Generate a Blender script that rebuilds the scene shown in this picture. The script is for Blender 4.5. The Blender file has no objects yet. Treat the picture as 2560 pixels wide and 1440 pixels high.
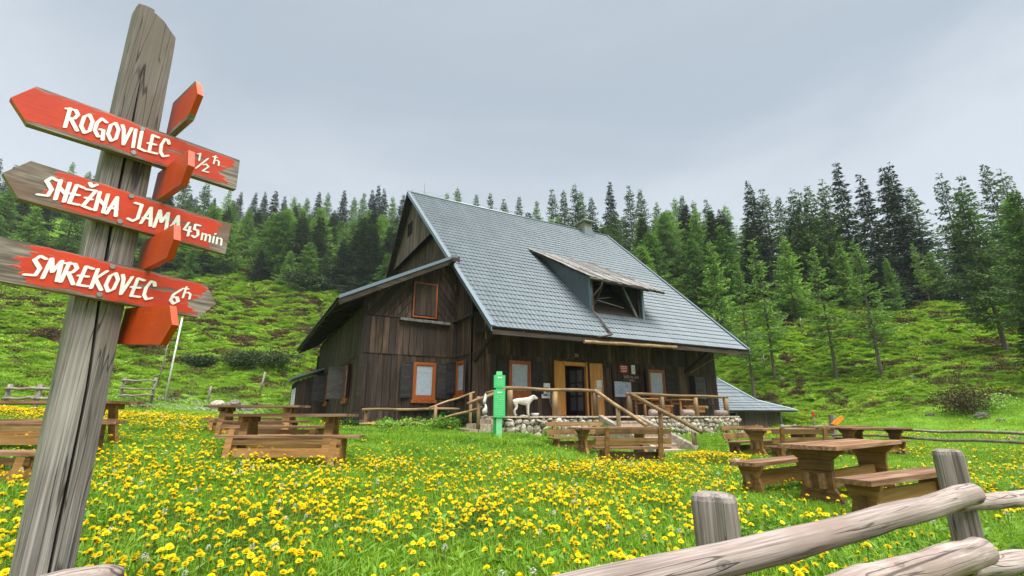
import bpy, math, random
import numpy as np
from mathutils import Vector, Matrix, noise as mnoise
R = math.radians
rnd = random.Random(7)
nr = np.random.default_rng(11)
sc = bpy.context.scene
COL = sc.collection

# ------------------------------------------------------------------ camera, sky, sun, exposure
CAMZ = 1.05
FPX = 1165.0
PITCH = math.atan(320 / FPX)
cam_d = bpy.data.cameras.new('camera')
cam = bpy.data.objects.new('camera', cam_d)
COL.objects.link(cam)
cam.location = (0, 0, CAMZ)
cam.rotation_euler = (R(90) + PITCH, 0, 0)
cam_d.sensor_width = 36
cam_d.lens = FPX / 2560 * 36
cam_d.clip_start = 0.05
cam_d.clip_end = 3000
sc.camera = cam

SUN_AZ, SUN_EL = 150, 70
w = bpy.data.worlds.new('World')
sc.world = w
w.use_nodes = True
nt = w.node_tree
nt.nodes.clear()
N = nt.nodes.new
L = nt.links.new
wo = N('ShaderNodeOutputWorld')
bg = N('ShaderNodeBackground'); bg.inputs[1].default_value = 0.1
sky = N('ShaderNodeTexSky'); sky.sky_type = 'NISHITA'; sky.sun_disc = False
sky.sun_elevation = R(SUN_EL); sky.sun_rotation = R(SUN_AZ)
tc = N('ShaderNodeTexCoord')
sx = N('ShaderNodeSeparateXYZ'); L(tc.outputs['Generated'], sx.inputs[0])
mp = N('ShaderNodeMapping'); mp.inputs['Scale'].default_value = (0.7, 1.2, 3.0)
mp.inputs['Rotation'].default_value = (0, R(-28), 0)
L(tc.outputs['Generated'], mp.inputs[0])
nz = N('ShaderNodeTexNoise'); nz.inputs['Scale'].default_value = 1.1; nz.inputs['Detail'].default_value = 5
nz.inputs['Roughness'].default_value = 0.5; nz.inputs['Distortion'].default_value = 0.6
L(mp.outputs[0], nz.inputs['Vector'])
ad = N('ShaderNodeMath'); ad.operation = 'MULTIPLY_ADD'
L(nz.outputs[0], ad.inputs[0]); ad.inputs[1].default_value = 0.8; L(sx.outputs[2], ad.inputs[2])
cr = N('ShaderNodeValToRGB')
cr.color_ramp.interpolation = 'EASE'
cr.color_ramp.elements[0].position = 0.30; cr.color_ramp.elements[0].color = (1.32, 1.38, 1.44, 1)
cr.color_ramp.elements[1].position = 1.0; cr.color_ramp.elements[1].color = (0.66, 0.78, 0.87, 1)
for pos, c in ((0.74, (1.10, 1.19, 1.27, 1)), (1.02, (0.75, 0.86, 0.95, 1)), (1.25, (0.84, 0.94, 1.01, 1))):
    e = cr.color_ramp.elements.new(pos / 1.5); e.color = c
mr = N('ShaderNodeMapRange'); mr.inputs[1].default_value = 0; mr.inputs[2].default_value = 1.5
L(ad.outputs[0], mr.inputs[0])
L(mr.outputs[0], cr.inputs[0])
mx = N('ShaderNodeMix'); mx.data_type = 'RGBA'; mx.inputs[0].default_value = 0.96
L(sky.outputs[0], mx.inputs[6]); L(cr.outputs[0], mx.inputs[7])
L(mx.outputs[2], bg.inputs[0]); L(bg.outputs[0], wo.inputs[0])
sd = bpy.data.lights.new('sun', 'SUN'); sd.energy = 1.5; sd.angle = R(60); sd.color = (1, 0.97, 0.92)
so = bpy.data.objects.new('sun', sd); COL.objects.link(so)
_d = Vector((math.sin(R(SUN_AZ)) * math.cos(R(SUN_EL)), math.cos(R(SUN_AZ)) * math.cos(R(SUN_EL)), math.sin(R(SUN_EL))))
so.rotation_euler = _d.to_track_quat('Z', 'Y').to_euler()
sc.view_settings.view_transform = 'Standard'
sc.view_settings.look = 'None'
sc.view_settings.exposure = 2.62
sc.view_settings.gamma = 1
sc.view_settings.use_curve_mapping = False
sc.cycles.max_bounces = 6
sc.cycles.use_denoising = True

# ------------------------------------------------------------------ geometry helpers
_s, _c = math.sin(PITCH), math.cos(PITCH)
def at(px, py, D):
    """world point D metres ahead seen at photograph pixel px, py"""
    u = (px - 1280) / FPX; v = (720 - py) / FPX
    r = Vector((u, _c - v * _s, _s + v * _c))
    return Vector((0, 0, CAMZ)) + r * (D / r.y)

class MB:
    def __init__(s): s.v = []; s.f = []; s.m = []
    def poly(s, pts, mi=0):
        b = len(s.v); s.v += [tuple(p) for p in pts]; s.f.append(tuple(range(b, b + len(pts)))); s.m.append(mi); return s
    def add(s, vs, fs, mi=0):
        b = len(s.v); s.v += [tuple(p) for p in vs]
        for f in fs: s.f.append(tuple(i + b for i in f)); s.m.append(mi)
        return s
    def box(s, x0, x1, y0, y1, z0, z1, mi=0):
        v = [(x, y, z) for x in (x0, x1) for y in (y0, y1) for z in (z0, z1)]
        return s.add(v, [(0, 1, 3, 2), (4, 6, 7, 5), (0, 4, 5, 1), (2, 3, 7, 6), (0, 2, 6, 4), (1, 5, 7, 3)], mi)
    def hexa(s, a, b, mi=0):
        """a, b: four points each, opposite faces"""
        return s.add(list(a) + list(b), [(3, 2, 1, 0), (4, 5, 6, 7), (0, 1, 5, 4), (1, 2, 6, 5), (2, 3, 7, 6), (3, 0, 4, 7)], mi)
    def prism(s, pts, n, mi=0):
        """polygon pts extruded along vector n"""
        n = Vector(n); k = len(pts); a = [Vector(p) for p in pts]; b = [p + n for p in a]
        s.add(a + b, [tuple(range(k - 1, -1, -1)), tuple(range(k, 2 * k))] + [(i, (i + 1) % k, k + (i + 1) % k, k + i) for i in range(k)], mi)
        return s
    def beam(s, p, q, w, h, up=(0, 0, 1), mi=0):
        p = Vector(p); q = Vector(q); d = (q - p).normalized(); x = d.cross(Vector(up)).normalized(); y = x.cross(d)
        c = [(-1, -1), (1, -1), (1, 1), (-1, 1)]
        return s.hexa([p + x * (a * w / 2) + y * (b * h / 2) for a, b in c], [q + x * (a * w / 2) + y * (b * h / 2) for a, b in c], mi)
    def tube(s, path, rad, n=10, mi=0, cap=True, rough=0.0, seed=0, crack=False, bev=0.0, cap_mi=None):
        path = [Vector(p) for p in path]; k = len(path)
        if not isinstance(rad, (list, tuple)): rad = [rad] * k
        d0 = (path[1] - path[0]).normalized()
        x = d0.cross(Vector((0, 0, 1)));
        if x.length < 0.1: x = d0.cross(Vector((0, 1, 0)))
        x.normalize(); rings = []
        r_ = random.Random(seed)
        for i, p in enumerate(path):
            d = (path[min(i + 1, k - 1)] - path[max(i - 1, 0)]).normalized()
            x = (x - d * x.dot(d)).normalized(); y = d.cross(x)
            ring = []
            for j in range(n):
                a = 2 * math.pi * j / n
                rr = rad[i] * (1 + rough * (mnoise.noise(Vector((math.cos(a) * 1.5 + seed, math.sin(a) * 1.5, i * 0.35))) * 1.6))
                if crack and j == int(n * 0.3): rr *= 0.80
                ring.append(p + x * (math.cos(a) * rr) + y * (math.sin(a) * rr))
            rings.append(ring)
        if bev:
            a = [p.lerp(path[0], 0.0) for p in rings[0]]
            d = (path[1] - path[0]).normalized()
            rings.insert(0, [path[0] - d * bev + (p - path[0]) * 0.8 for p in rings[0]])
            d = (path[-1] - path[-2]).normalized()
            rings.append([path[-1] + d * bev + (p - path[-1]) * 0.72 for p in rings[-1]])
        vs = [p for r in rings for p in r]; K = len(rings)
        fs = [(i * n + j, i * n + (j + 1) % n, (i + 1) * n + (j + 1) % n, (i + 1) * n + j) for i in range(K - 1) for j in range(n)]
        if cap: fs += [tuple(range(n - 1, -1, -1)), tuple(range((K - 1) * n, K * n))]
        s.add(vs, fs, mi)
        if cap and cap_mi is not None: s.m[-1] = s.m[-2] = cap_mi
        return s
    def mesh(s, name, mats, smooth=False):
        me = bpy.data.meshes.new(name); me.from_pydata(s.v, [], s.f)
        for m in (mats if isinstance(mats, (list, tuple)) else [mats]):
            if m: me.materials.append(m)
        if any(s.m): me.polygons.foreach_set('material_index', s.m)
        if smooth: me.polygons.foreach_set('use_smooth', [True] * len(s.f))
        me.update(); return me

def tag(o, label=None, cat=None, group=None, kind=None):
    if label: o['label'] = label
    if cat: o['category'] = cat
    if group: o['group'] = group
    if kind: o['kind'] = kind
    return o
def obj(name, mb, mat, parent=None, smooth=False, loc=None, rz=None, **k):
    me = mb if isinstance(mb, bpy.types.Mesh) else mb.mesh(name, mat, smooth)
    o = bpy.data.objects.new(name, me); COL.objects.link(o)
    if parent: o.parent = parent
    if loc is not None: o.location = loc
    if rz is not None: o.rotation_euler = (0, 0, rz)
    return tag(o, **k)
def empty(name, label, cat, loc=(0, 0, 0), rz=0, group=None):
    o = bpy.data.objects.new(name, None); COL.objects.link(o)
    o.location = loc; o.rotation_euler = (0, 0, rz); o.empty_display_size = 0.2
    return tag(o, label, cat, group)
def copy_tree(o, parent=None):
    c = o.copy(); COL.objects.link(c)
    if parent: c.parent = parent
    for ch in list(o.children): copy_tree(ch, c)
    return c

# ------------------------------------------------------------------ materials
class Mat:
    def __init__(s, name, rough=0.8, spec=0.3):
        s.m = bpy.data.materials.new(name); s.m.use_nodes = True; s.t = s.m.node_tree
        s.b = s.t.nodes['Principled BSDF']; s.b.inputs['Roughness'].default_value = rough
        s.b.inputs['Specular IOR Level'].default_value = spec
        s.o = s.t.nodes['Material Output']
    def n(s, typ, **k):
        x = s.t.nodes.new(typ)
        for a, v in k.items(): setattr(x, a, v)
        return x
    def l(s, a, b): s.t.links.new(a, b)
    def coord(s, scale=(1, 1, 1), out='Object', rand=True, rot=(0, 0, 0)):
        t = s.n('ShaderNodeTexCoord'); m = s.n('ShaderNodeMapping'); m.inputs['Scale'].default_value = scale
        m.inputs['Rotation'].default_value = rot
        s.l(t.outputs[out], m.inputs[0])
        if rand:
            oi = s.n('ShaderNodeObjectInfo'); mu = s.n('ShaderNodeMath', operation='MULTIPLY'); mu.inputs[1].default_value = 37.0
            s.l(oi.outputs['Random'], mu.inputs[0]); s.l(mu.outputs[0], m.inputs['Location'])
        return m.outputs[0]
    def noise(s, vec, scale=5, detail=4, rough=0.6, dist=0.0):
        x = s.n('ShaderNodeTexNoise'); x.inputs['Scale'].default_value = scale; x.inputs['Detail'].default_value = detail
        x.inputs['Roughness'].default_value = rough; x.inputs['Distortion'].default_value = dist
        if vec is not None: s.l(vec, x.inputs['Vector'])
        return x.outputs[0]
    def ramp(s, fac, stops, interp='LINEAR'):
        x = s.n('ShaderNodeValToRGB'); e = x.color_ramp; e.interpolation = interp
        e.elements[0].position = stops[0][0]; e.elements[0].color = (*stops[0][1], 1)
        e.elements[1].position = stops[-1][0]; e.elements[1].color = (*stops[-1][1], 1)
        for p, c in stops[1:-1]:
            q = e.elements.new(p); q.color = (*c, 1)
        s.l(fac, x.inputs[0]); return x.outputs[0]
    def mix(s, fac, a, b, mode='MIX'):
        x = s.n('ShaderNodeMix', data_type='RGBA', blend_type=mode)
        for sock, v in ((x.inputs[0], fac), (x.inputs[6], a), (x.inputs[7], b)):
            if isinstance(v, (int, float)): sock.default_value = v
            elif isinstance(v, tuple): sock.default_value = (*v, 1)
            else: s.l(v, sock)
        return x.outputs[2]
    def math(s, op, a, b=0.0):
        x = s.n('ShaderNodeMath', operation=op)
        for sock, v in ((x.inputs[0], a), (x.inputs[1], b)):
            if isinstance(v, (int, float)): sock.default_value = v
            else: s.l(v, sock)
        return x.outputs[0]
    def color(s, c):
        if isinstance(c, tuple): s.b.inputs['Base Color'].default_value = (*c, 1)
        else: s.l(c, s.b.inputs['Base Color'])
        return s
    def bump(s, h, strength=0.4, dist=0.01):
        x = s.n('ShaderNodeBump'); x.inputs['Strength'].default_value = strength; x.inputs['Distance'].default_value = dist
        s.l(h, x.inputs['Height']); s.l(x.outputs[0], s.b.inputs['Normal']); return s
    def rnd(s):
        return s.n('ShaderNodeObjectInfo').outputs['Random']

def wood(name, dark, mid, light, axis=2, scale=1.0, rough=0.8, bump=0.5, spots=0.0, vary=0.35, knots=False, stain=None, fine=60):
    m = Mat(name, rough)
    sc3 = [fine * 0.5 * scale] * 3; sc3[axis] = 1.6 * scale
    v = m.coord(tuple(sc3)); g = m.noise(v, 1.0, 5, 0.65, 0.4)
    s2 = [7 * scale] * 3; s2[axis] = 0.9 * scale
    v2 = m.coord(tuple(s2)); g2 = m.noise(v2, 1.0, 3, 0.5)
    f = m.math('ADD', m.math('MULTIPLY', g, 0.62), m.math('MULTIPLY', g2, 0.38))
    c = m.ramp(f, [(0.33, dark), (0.48, mid), (0.66, light)])
    if vary:
        r = m.ramp(m.rnd(), [(0, (1 - vary,) * 3), (0.5, (1, 1, 1)), (1, (1 + vary, 1 + vary * 0.9, 1 + vary * 0.8))])
        c = m.mix(1.0, c, r, 'MULTIPLY')
    if stain:
        v3 = m.coord((1.5, 1.5, 0.8)); st = m.noise(v3, 1.2, 4, 0.6)
        c = m.mix(m.ramp(st, [(0.48, (0, 0, 0)), (0.68, (1, 1, 1))]), c, stain)
    if knots:
        s4 = [5.0] * 3; s4[axis] = 2.2
        vo = m.n('ShaderNodeTexVoronoi'); m.l(m.coord(tuple(s4)), vo.inputs['Vector']); vo.inputs['Scale'].default_value = 1.0
        k = m.ramp(vo.outputs['Distance'], [(0.0, (1, 1, 1)), (0.05, (0.85, 0.85, 0.85)), (0.06, (.25, .25, .25)), (0.085, (.5, .5, .5)), (0.10, (0, 0, 0))])
        c = m.mix(k, c, tuple(x * 0.3 for x in dark))
        for fr, al, tw in ((14.0, 0.55, 0.010), (30.0, 1.1, 0.012)):
            s5 = [fr] * 3; s5[axis] = al
            lv = m.math('ABSOLUTE', m.math('SUBTRACT', m.noise(m.coord(tuple(s5)), 1.0, 2, 0.35, 0.5), 0.5))
            s6 = [fr * .35] * 3; s6[axis] = al * 1.3
            msk = m.ramp(m.noise(m.coord(tuple(s6)), 1.0, 1), [(0.47, (0, 0, 0)), (0.53, (1, 1, 1))])
            ck = m.math('MULTIPLY', m.ramp(lv, [(tw * .5, (1, 1, 1)), (tw * 1.4, (0, 0, 0))]), msk)
            c = m.mix(m.math('MULTIPLY', ck, .8), c, tuple(x * 0.4 for x in dark))
            f = m.math('SUBTRACT', f, m.math('MULTIPLY', ck, 0.6))
    if spots:
        vo = m.n('ShaderNodeTexVoronoi'); m.l(m.coord((1, 1, 1)), vo.inputs['Vector']); vo.inputs['Scale'].default_value = 4.5
        k = m.ramp(vo.outputs['Distance'], [(0.0, (1, 1, 1)), (0.07, (0, 0, 0))])
        c = m.mix(m.math('MULTIPLY', k, spots), c, (0.35, 0.33, 0.3))
    m.color(c).bump(f, bump, 0.006)
    return m.m
def plain(name, c, rough=0.6, spec=0.4, metal=0.0, nz=0.12, scale=12):
    m = Mat(name, rough, spec); m.b.inputs['Metallic'].default_value = metal
    v = m.noise(m.coord((1, 1, 1)), scale, 4)
    m.color(m.ramp(v, [(0.3, tuple(x * (1 - nz * 2) for x in c)), (0.7, tuple(min(1, x * (1 + nz)) for x in c))]))
    return m.m

M = {}
M['dark_plank'] = wood('dark plank', (0.012, 0.007, 0.0042), (0.037, 0.0225, 0.0145), (0.105, 0.068, 0.048), axis=2, scale=0.6, rough=0.75, spots=0.5, vary=0.6, bump=0.9, stain=(0.038, 0.028, 0.023))
M['dark_diag'] = wood('dark diagonal plank', (0.012, 0.007, 0.0042), (0.037, 0.0225, 0.0145), (0.105, 0.068, 0.048), axis=2, scale=0.6, rough=0.75, spots=0.5, vary=0.6)
M['gable_plank'] = wood('weathered gable plank', (0.035, 0.024, 0.018), (0.085, 0.062, 0.05), (0.17, 0.13, 0.108), axis=2, scale=0.6, vary=0.4, bump=0.8)
M['dark_solid'] = plain('dark backing timber', (0.012, 0.009, 0.007), 0.9, 0.1)
M['dark_beam'] = wood('dark beam', (0.012, 0.008, 0.006), (0.026, 0.018, 0.013), (0.06, 0.045, 0.035), axis=0, scale=0.5)
M['shutter'] = wood('dark shutter', (0.014, 0.012, 0.012), (0.026, 0.023, 0.022), (0.05, 0.044, 0.042), axis=0, scale=0.6, vary=0.25)
M['shutter_grey'] = wood('grey shutter', (0.05, 0.045, 0.043), (0.085, 0.075, 0.072), (0.13, 0.12, 0.115), axis=0, scale=0.6, vary=0.2)
M['orange_frame'] = wood('orange window wood', (0.12, 0.030, 0.006), (0.25, 0.064, 0.010), (0.37, 0.105, 0.018), axis=2, rough=0.4, vary=0.15, bump=0.2)
M['yellow_wood'] = wood('yellow shutter wood', (0.30, 0.12, 0.022), (0.46, 0.205, 0.042), (0.58, 0.30, 0.075), axis=2, rough=0.5, vary=0.1, bump=0.2)
M['door_brown'] = wood('brown door wood', (0.03, 0.012, 0.007), (0.06, 0.022, 0.012), (0.10, 0.035, 0.018), axis=2, rough=0.4, vary=0.1)
M['log_brown'] = wood('tan log wood', (0.09, 0.055, 0.024), (0.21, 0.135, 0.062), (0.36, 0.25, 0.13), axis=0, rough=0.7, stain=(0.13, 0.085, 0.04))
M['log_brown_z'] = wood('tan post wood', (0.09, 0.055, 0.024), (0.19, 0.12, 0.055), (0.31, 0.21, 0.105), axis=2, rough=0.7, stain=(0.12, 0.08, 0.038))
M['log_grey'] = wood('grey log wood', (0.10, 0.075, 0.065), (0.255, 0.205, 0.183), (0.46, 0.40, 0.37), axis=0, rough=0.85, knots=True, vary=0.12, stain=(0.22, 0.165, 0.14), fine=190)
M['post_grey'] = wood('grey post wood', (0.085, 0.072, 0.064), (0.22, 0.19, 0.17), (0.40, 0.355, 0.325), axis=2, rough=0.85, knots=True, vary=0.12, stain=(0.16, 0.13, 0.11), fine=200)
M['sign_post'] = wood('sign post wood', (0.05, 0.044, 0.042), (0.175, 0.155, 0.147), (0.43, 0.39, 0.37), axis=2, rough=0.85, knots=True, vary=0.0, stain=(0.15, 0.118, 0.105), fine=300, scale=1.0)
M['table_top'] = wood('reddish table boards', (0.08, 0.036, 0.016), (0.18, 0.090, 0.045), (0.34, 0.22, 0.14), axis=0, rough=0.65, vary=0.3)
M['table_leg'] = wood('brown trestle wood', (0.09, 0.040, 0.011), (0.23, 0.115, 0.034), (0.37, 0.205, 0.07), axis=1, rough=0.6, vary=0.3, stain=(0.05, 0.025, 0.012))
M['bench_side'] = wood('honey bench board', (0.18, 0.085, 0.024), (0.33, 0.165, 0.05), (0.47, 0.27, 0.10), axis=0, rough=0.6, vary=0.25)
M['bench_back'] = wood('brown bench board', (0.08, 0.04, 0.014), (0.20, 0.115, 0.042), (0.33, 0.21, 0.09), axis=0, rough=0.65, vary=0.3, stain=(0.08, 0.04, 0.015))
M['shingle'] = wood('weathered dormer boards', (0.05, 0.046, 0.042), (0.15, 0.142, 0.135), (0.36, 0.35, 0.34), axis=1, rough=0.9, vary=0.5, scale=0.7)
M['fascia'] = plain('grey metal trim', (0.17, 0.215, 0.245), 0.38, 0.5, 0.5, 0.05, 3)
M['white'] = plain('white paint', (0.7, 0.7, 0.68), 0.7)
M['paper'] = plain('white paper', (0.62, 0.63, 0.64), 0.9)
M['map_print'] = plain('pale blue map print', (0.42, 0.48, 0.60), 0.5, 0.4, 0, 0.25, 30)
M['red_sign'] = plain('red sign paint', (0.45, 0.02, 0.018), 0.5)
M['green_light'] = plain('light green paint', (0.055, 0.50, 0.16), 0.45, 0.4, 0, 0.06, 6)
M['green_pale'] = plain('pale green post', (0.20, 0.58, 0.26), 0.6, 0.3, 0, 0.1, 10)
M['green_dark'] = plain('deep green paint', (0.0, 0.26, 0.035), 0.5)
M['metal'] = plain('dull metal', (0.32, 0.31, 0.30), 0.4, 0.5, 0.8)
M['pipe'] = plain('brown gutter metal', (0.075, 0.05, 0.042), 0.45, 0.5, 0.3)
M['chimney'] = plain('grey chimney render', (0.30, 0.28, 0.25), 0.9)
M['interior'] = plain('grey brown interior', (0.06, 0.055, 0.05), 0.9)
M['letter_white'] = plain('white lettering paint', (0.78, 0.76, 0.74), 0.6, 0.3, 0, 0.06, 60)
M['letter_cream'] = plain('cream lettering paint', (0.36, 0.32, 0.24), 0.8)
M['curtain'] = plain('white curtain cloth', (0.66, 0.70, 0.76), 0.95, 0.1, 0, 0.1, 7)
M['orange_sign'] = plain('orange marker paint', (0.75, 0.25, 0.01), 0.6)
M['bark'] = wood('grey larch bark', (0.035, 0.028, 0.024), (0.085, 0.07, 0.06), (0.17, 0.145, 0.13), axis=2, scale=0.5, rough=0.95, vary=0.2, bump=1.0)
def endgrain():
    m = Mat('log end grain', 0.9); wv = m.n('ShaderNodeTexWave', wave_type='RINGS', rings_direction='X'); m.l(m.coord((1, 1, 1), rand=False), wv.inputs[0])
    wv.inputs['Scale'].default_value = 28; wv.inputs['Distortion'].default_value = 3; m.color(m.ramp(wv.outputs[1], [(0, (.06, .045, .035)), (1, (.24, .19, .16))])); return m.m
M['end_grain'] = endgrain()
def glassmat():
    m = Mat('window glass', 0.05, 0.9); m.color((0.30, 0.36, 0.42)); m.b.inputs['Alpha'].default_value = 0.32
    return m.m
M['glass'] = glassmat()
def stonemat(name, a, b, c):
    m = Mat(name, 0.9, 0.2); v = m.coord((1, 1, 1)); n1 = m.noise(v, 9, 6, 0.7)
    col = m.ramp(n1, [(0.32, a), (0.5, b), (0.68, c)])
    col = m.mix(1.0, col, m.ramp(m.rnd(), [(0, (0.72, 0.68, 0.62)), (1, (1.1, 1.08, 1.04))]), 'MULTIPLY')
    m.color(col).bump(n1, 0.8, 0.02); return m.m
M['stone'] = stonemat('pale limestone', (0.20, 0.17, 0.135), (0.44, 0.395, 0.34), (0.66, 0.62, 0.56))
M['stone_dark'] = stonemat('grey boulder stone', (0.05, 0.045, 0.04), (0.13, 0.12, 0.11), (0.28, 0.26, 0.245))
M['mortar'] = stonemat('wall core mortar', (0.06, 0.05, 0.04), (0.13, 0.11, 0.09), (0.24, 0.21, 0.18))
M['concrete'] = stonemat('old concrete', (0.20, 0.16, 0.115), (0.40, 0.335, 0.26), (0.56, 0.49, 0.40))
def roofmat():
    m = Mat('blue grey roof sheet', 0.42, 0.5); m.b.inputs['Metallic'].default_value = 0.25
    n1 = m.noise(m.coord((1, 1, 1), rand=False), 1.2, 4); n2 = m.noise(m.coord((25, 25, 25), rand=False), 1, 3)
    c = m.ramp(n1, [(0.3, (0.060, 0.083, 0.098)), (0.7, (0.084, 0.110, 0.128))])
    c = m.mix(m.math('MULTIPLY', n2, 0.25), c, (0.20, 0.24, 0.27))
    n3 = m.noise(m.coord((5, .7, .7), rand=False), 1, 4, .6); c = m.mix(1.0, c, m.ramp(n3, [(0.3, (.8, .82, .8)), (0.7, (1.18, 1.15, 1.12))]), 'MULTIPLY')
    m.color(c)
    m.l(m.ramp(n1, [(0.3, (0.42,) * 3), (0.7, (0.55,) * 3)]), m.b.inputs['Roughness'])
    return m.m
M['roof'] = roofmat()
def leafmat(name, cols, transl=0.35, rough=0.55, var='obj'):
    m = Mat(name, rough, 0.25)
    c = m.ramp(m.rnd(), [(i / (len(cols) - 1), x) for i, x in enumerate(cols)])
    v = m.noise(m.coord((1, 1, 1), rand=True), 3.0, 2)
    c = m.mix(1.0, c, m.ramp(v, [(0.3, (0.72, 0.72, 0.72)), (0.7, (1.25, 1.2, 1.15))]), 'MULTIPLY')
    m.color(c)
    tr = m.n('ShaderNodeBsdfTranslucent'); m.l(c, tr.inputs[0])
    ms = m.n('ShaderNodeMixShader'); ms.inputs[0].default_value = transl
    m.l(m.b.outputs[0], ms.inputs[1]); m.l(tr.outputs[0], ms.inputs[2]); m.l(ms.outputs[0], m.o.inputs[0])
    return m.m
M['grass'] = leafmat('grass blades', [(0.11, 0.255, 0.010), (0.175, 0.35, 0.015), (0.29, 0.46, 0.026), (0.145, 0.31, 0.016)])
M['grass_deep'] = leafmat('deep green grass', [(0.045, 0.15, 0.010), (0.075, 0.20, 0.014), (0.10, 0.24, 0.018)])
M['grass_dark'] = leafmat('rosette leaves', [(0.08, 0.20, 0.014), (0.14, 0.30, 0.024), (0.24, 0.42, 0.07)])
M['fern'] = leafmat('hillside leaves', [(0.13, 0.25, 0.014), (0.20, 0.37, 0.02), (0.32, 0.50, 0.035), (0.25, 0.35, 0.035)])
M['heather'] = leafmat('heather shoots', [(0.05, 0.035, 0.016), (0.11, 0.055, 0.028), (0.065, 0.06, 0.018), (0.11, 0.05, 0.03), (0.12, 0.10, 0.035)], 0.15, 0.8)
M['shrub'] = leafmat('shrub leaves', [(0.02, 0.06, 0.012), (0.035, 0.10, 0.016)], 0.3)
M['pinebush'] = leafmat('dwarf pine needles', [(0.028, 0.05, 0.012), (0.045, 0.075, 0.016)], 0.2)
M['petal'] = leafmat('dandelion petals', [(0.86, 0.66, 0.006), (0.95, 0.78, 0.012), (0.90, 0.71, 0.006)], 0.3, 0.6)
M['stem'] = leafmat('dandelion stem', [(0.13, 0.22, 0.03), (0.20, 0.24, 0.06)], 0.3)
M['white_petal'] = leafmat('small white petals', [(0.6, 0.62, 0.6), (0.75, 0.75, 0.7)], 0.3)
M['spruce'] = leafmat('spruce needles', [(0.014, 0.036, 0.015), (0.026, 0.060, 0.020), (0.045, 0.085, 0.024)], 0.15, 0.7)
M['larch'] = leafmat('larch needles', [(0.085, 0.19, 0.03), (0.145, 0.29, 0.042), (0.23, 0.41, 0.06), (0.11, 0.23, 0.045)], 0.3, 0.7)
M['larch_dark'] = leafmat('dark larch needles', [(0.045, 0.105, 0.022), (0.075, 0.15, 0.028), (0.058, 0.125, 0.03)], 0.3, 0.7)

# ------------------------------------------------------------------ terrain
def pol(az, hd): return hd * math.sin(R(az)), hd * math.cos(R(az))
CP = []
for az, lst in {
    -75: ((12, .9), (30, 2.4), (60, 9), (110, 22), (220, 45)),
    -55: ((10, .62), (20, 1.2), (32, 2.1), (60, 8.6), (100, 19.5), (130, 34), (160, 50), (220, 60)),
    -45: ((13, .66), (22, 1.1), (32, 1.9), (60, 9), (98, 19.5), (125, 36), (155, 54), (220, 62)),
    -35: ((14, .72), (25, 1.05), (32, 1.6), (60, 9.8), (90, 21.5), (120, 40), (150, 55), (220, 60)),
    -24: ((14, .62), (22, .85), (32, 1.7), (50, 7.5), (75, 18.3), (110, 38), (140, 52), (220, 55)),
    -12: ((15, .6), (30, 1.0), (45, 5), (70, 16), (100, 34), (125, 46), (220, 50)),
    0: ((14.2, .47), (30, .9), (45, 4), (70, 17), (120, 45), (220, 50)),
    15: ((30, .5), (45, 4), (70, 18), (90, 30), (220, 38)),
    28: ((24, .1), (33, -.1), (44, 3.2), (60, 14.5), (75, 22), (90, 26), (220, 20)),
    36: ((20, .05), (32, .5), (45, 4.2), (56, 9.3), (66, 14.3), (80, 16), (120, 10), (220, -5)),
    43: ((20, .0), (30, .7), (45, 4.6), (56, 7.9), (68, 12.9), (85, 12), (120, 5), (220, -10)),
    51: ((10, -.05), (20, .1), (32, 1.2), (45, 4.3), (56, 7.7), (68, 12.4), (85, 12), (120, 5), (220, -10)),
    75: ((12, -.1), (32, .8), (56, 6), (80, 9), (120, 5), (220, -10)),
}.items():
    for hd, z in lst: CP.append((*pol(az, hd), z))
CP += [(0, 0, 0), (0, 3, 0), (-1.6, 1.8, 0.03), (2.5, 2.6, 0), (4.2, 6.8, 0), (3.4, 4.8, 0), (6.3, 12.7, .0), (1.8, 12.7, .04), (-2, 8, .18), (-4.1, 7.8, .36), (-6.8, 11.5, .6),
       (-6, 5.5, .38), (.6, 15, .46), (8.2, 19.2, .36), (-5, 16.4, .62), (-2, 17.6, .6), (5, 14, -.03), (-3, 4, .14), (11, 22, .15), (-12, 28, .95),
       (0, -10, -.2), (-25, -10, .3), (25, -10, -.3), (-60, -60, 0), (60, -60, -2), (0, -80, -1), (-7.5, 24, .8), (4, 9, 0), (4.55, 14.5, -.12), (5.3, 14.6, -.06), (5.0, 15.6, .08), (7.0, 11.5, -.06), (7.6, 13.6, -.03), (9.3, 12.5, -.05), (9.8, 15.5, .0), (6.6, 15.8, .06), (6, 20, .45), (3.2, 17, .42)]
CP = np.array(CP, float)
def _phi(d2): return np.sqrt(d2 + 0.3)
_A = _phi(((CP[:, None, :2] - CP[None, :, :2]) ** 2).sum(-1)) + np.eye(len(CP)) * 0.02
_A = np.block([[_A, np.ones((len(CP), 1)), CP[:, :2]], [np.ones((1, len(CP))), np.zeros((1, 3))], [CP[:, :2].T, np.zeros((2, 3))]])
_W = np.linalg.solve(_A, np.concatenate([CP[:, 2], [0, 0, 0]]))
def fbm(x, y, s, seed=0):
    """cheap vectorised value noise"""
    x = x / s + seed * 17.3; y = y / s + seed * 9.1
    def h(i, j): 
        v = np.sin(i * 127.1 + j * 311.7 + seed) * 43758.5453
        return v - np.floor(v)
    t = 0; a = 1; tot = 0
    for o in range(4):
        xi = np.floor(x); yi = np.floor(y); fx = x - xi; fy = y - yi
        fx = fx * fx * (3 - 2 * fx); fy = fy * fy * (3 - 2 * fy)
        n = (h(xi, yi) * (1 - fx) + h(xi + 1, yi) * fx) * (1 - fy) + (h(xi, yi + 1) * (1 - fx) + h(xi + 1, yi + 1) * fx) * fy
        t = t + a * n; tot += a; a *= 0.5; x = x * 2 + 5.2; y = y * 2 + 1.3
    return t / tot
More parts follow.
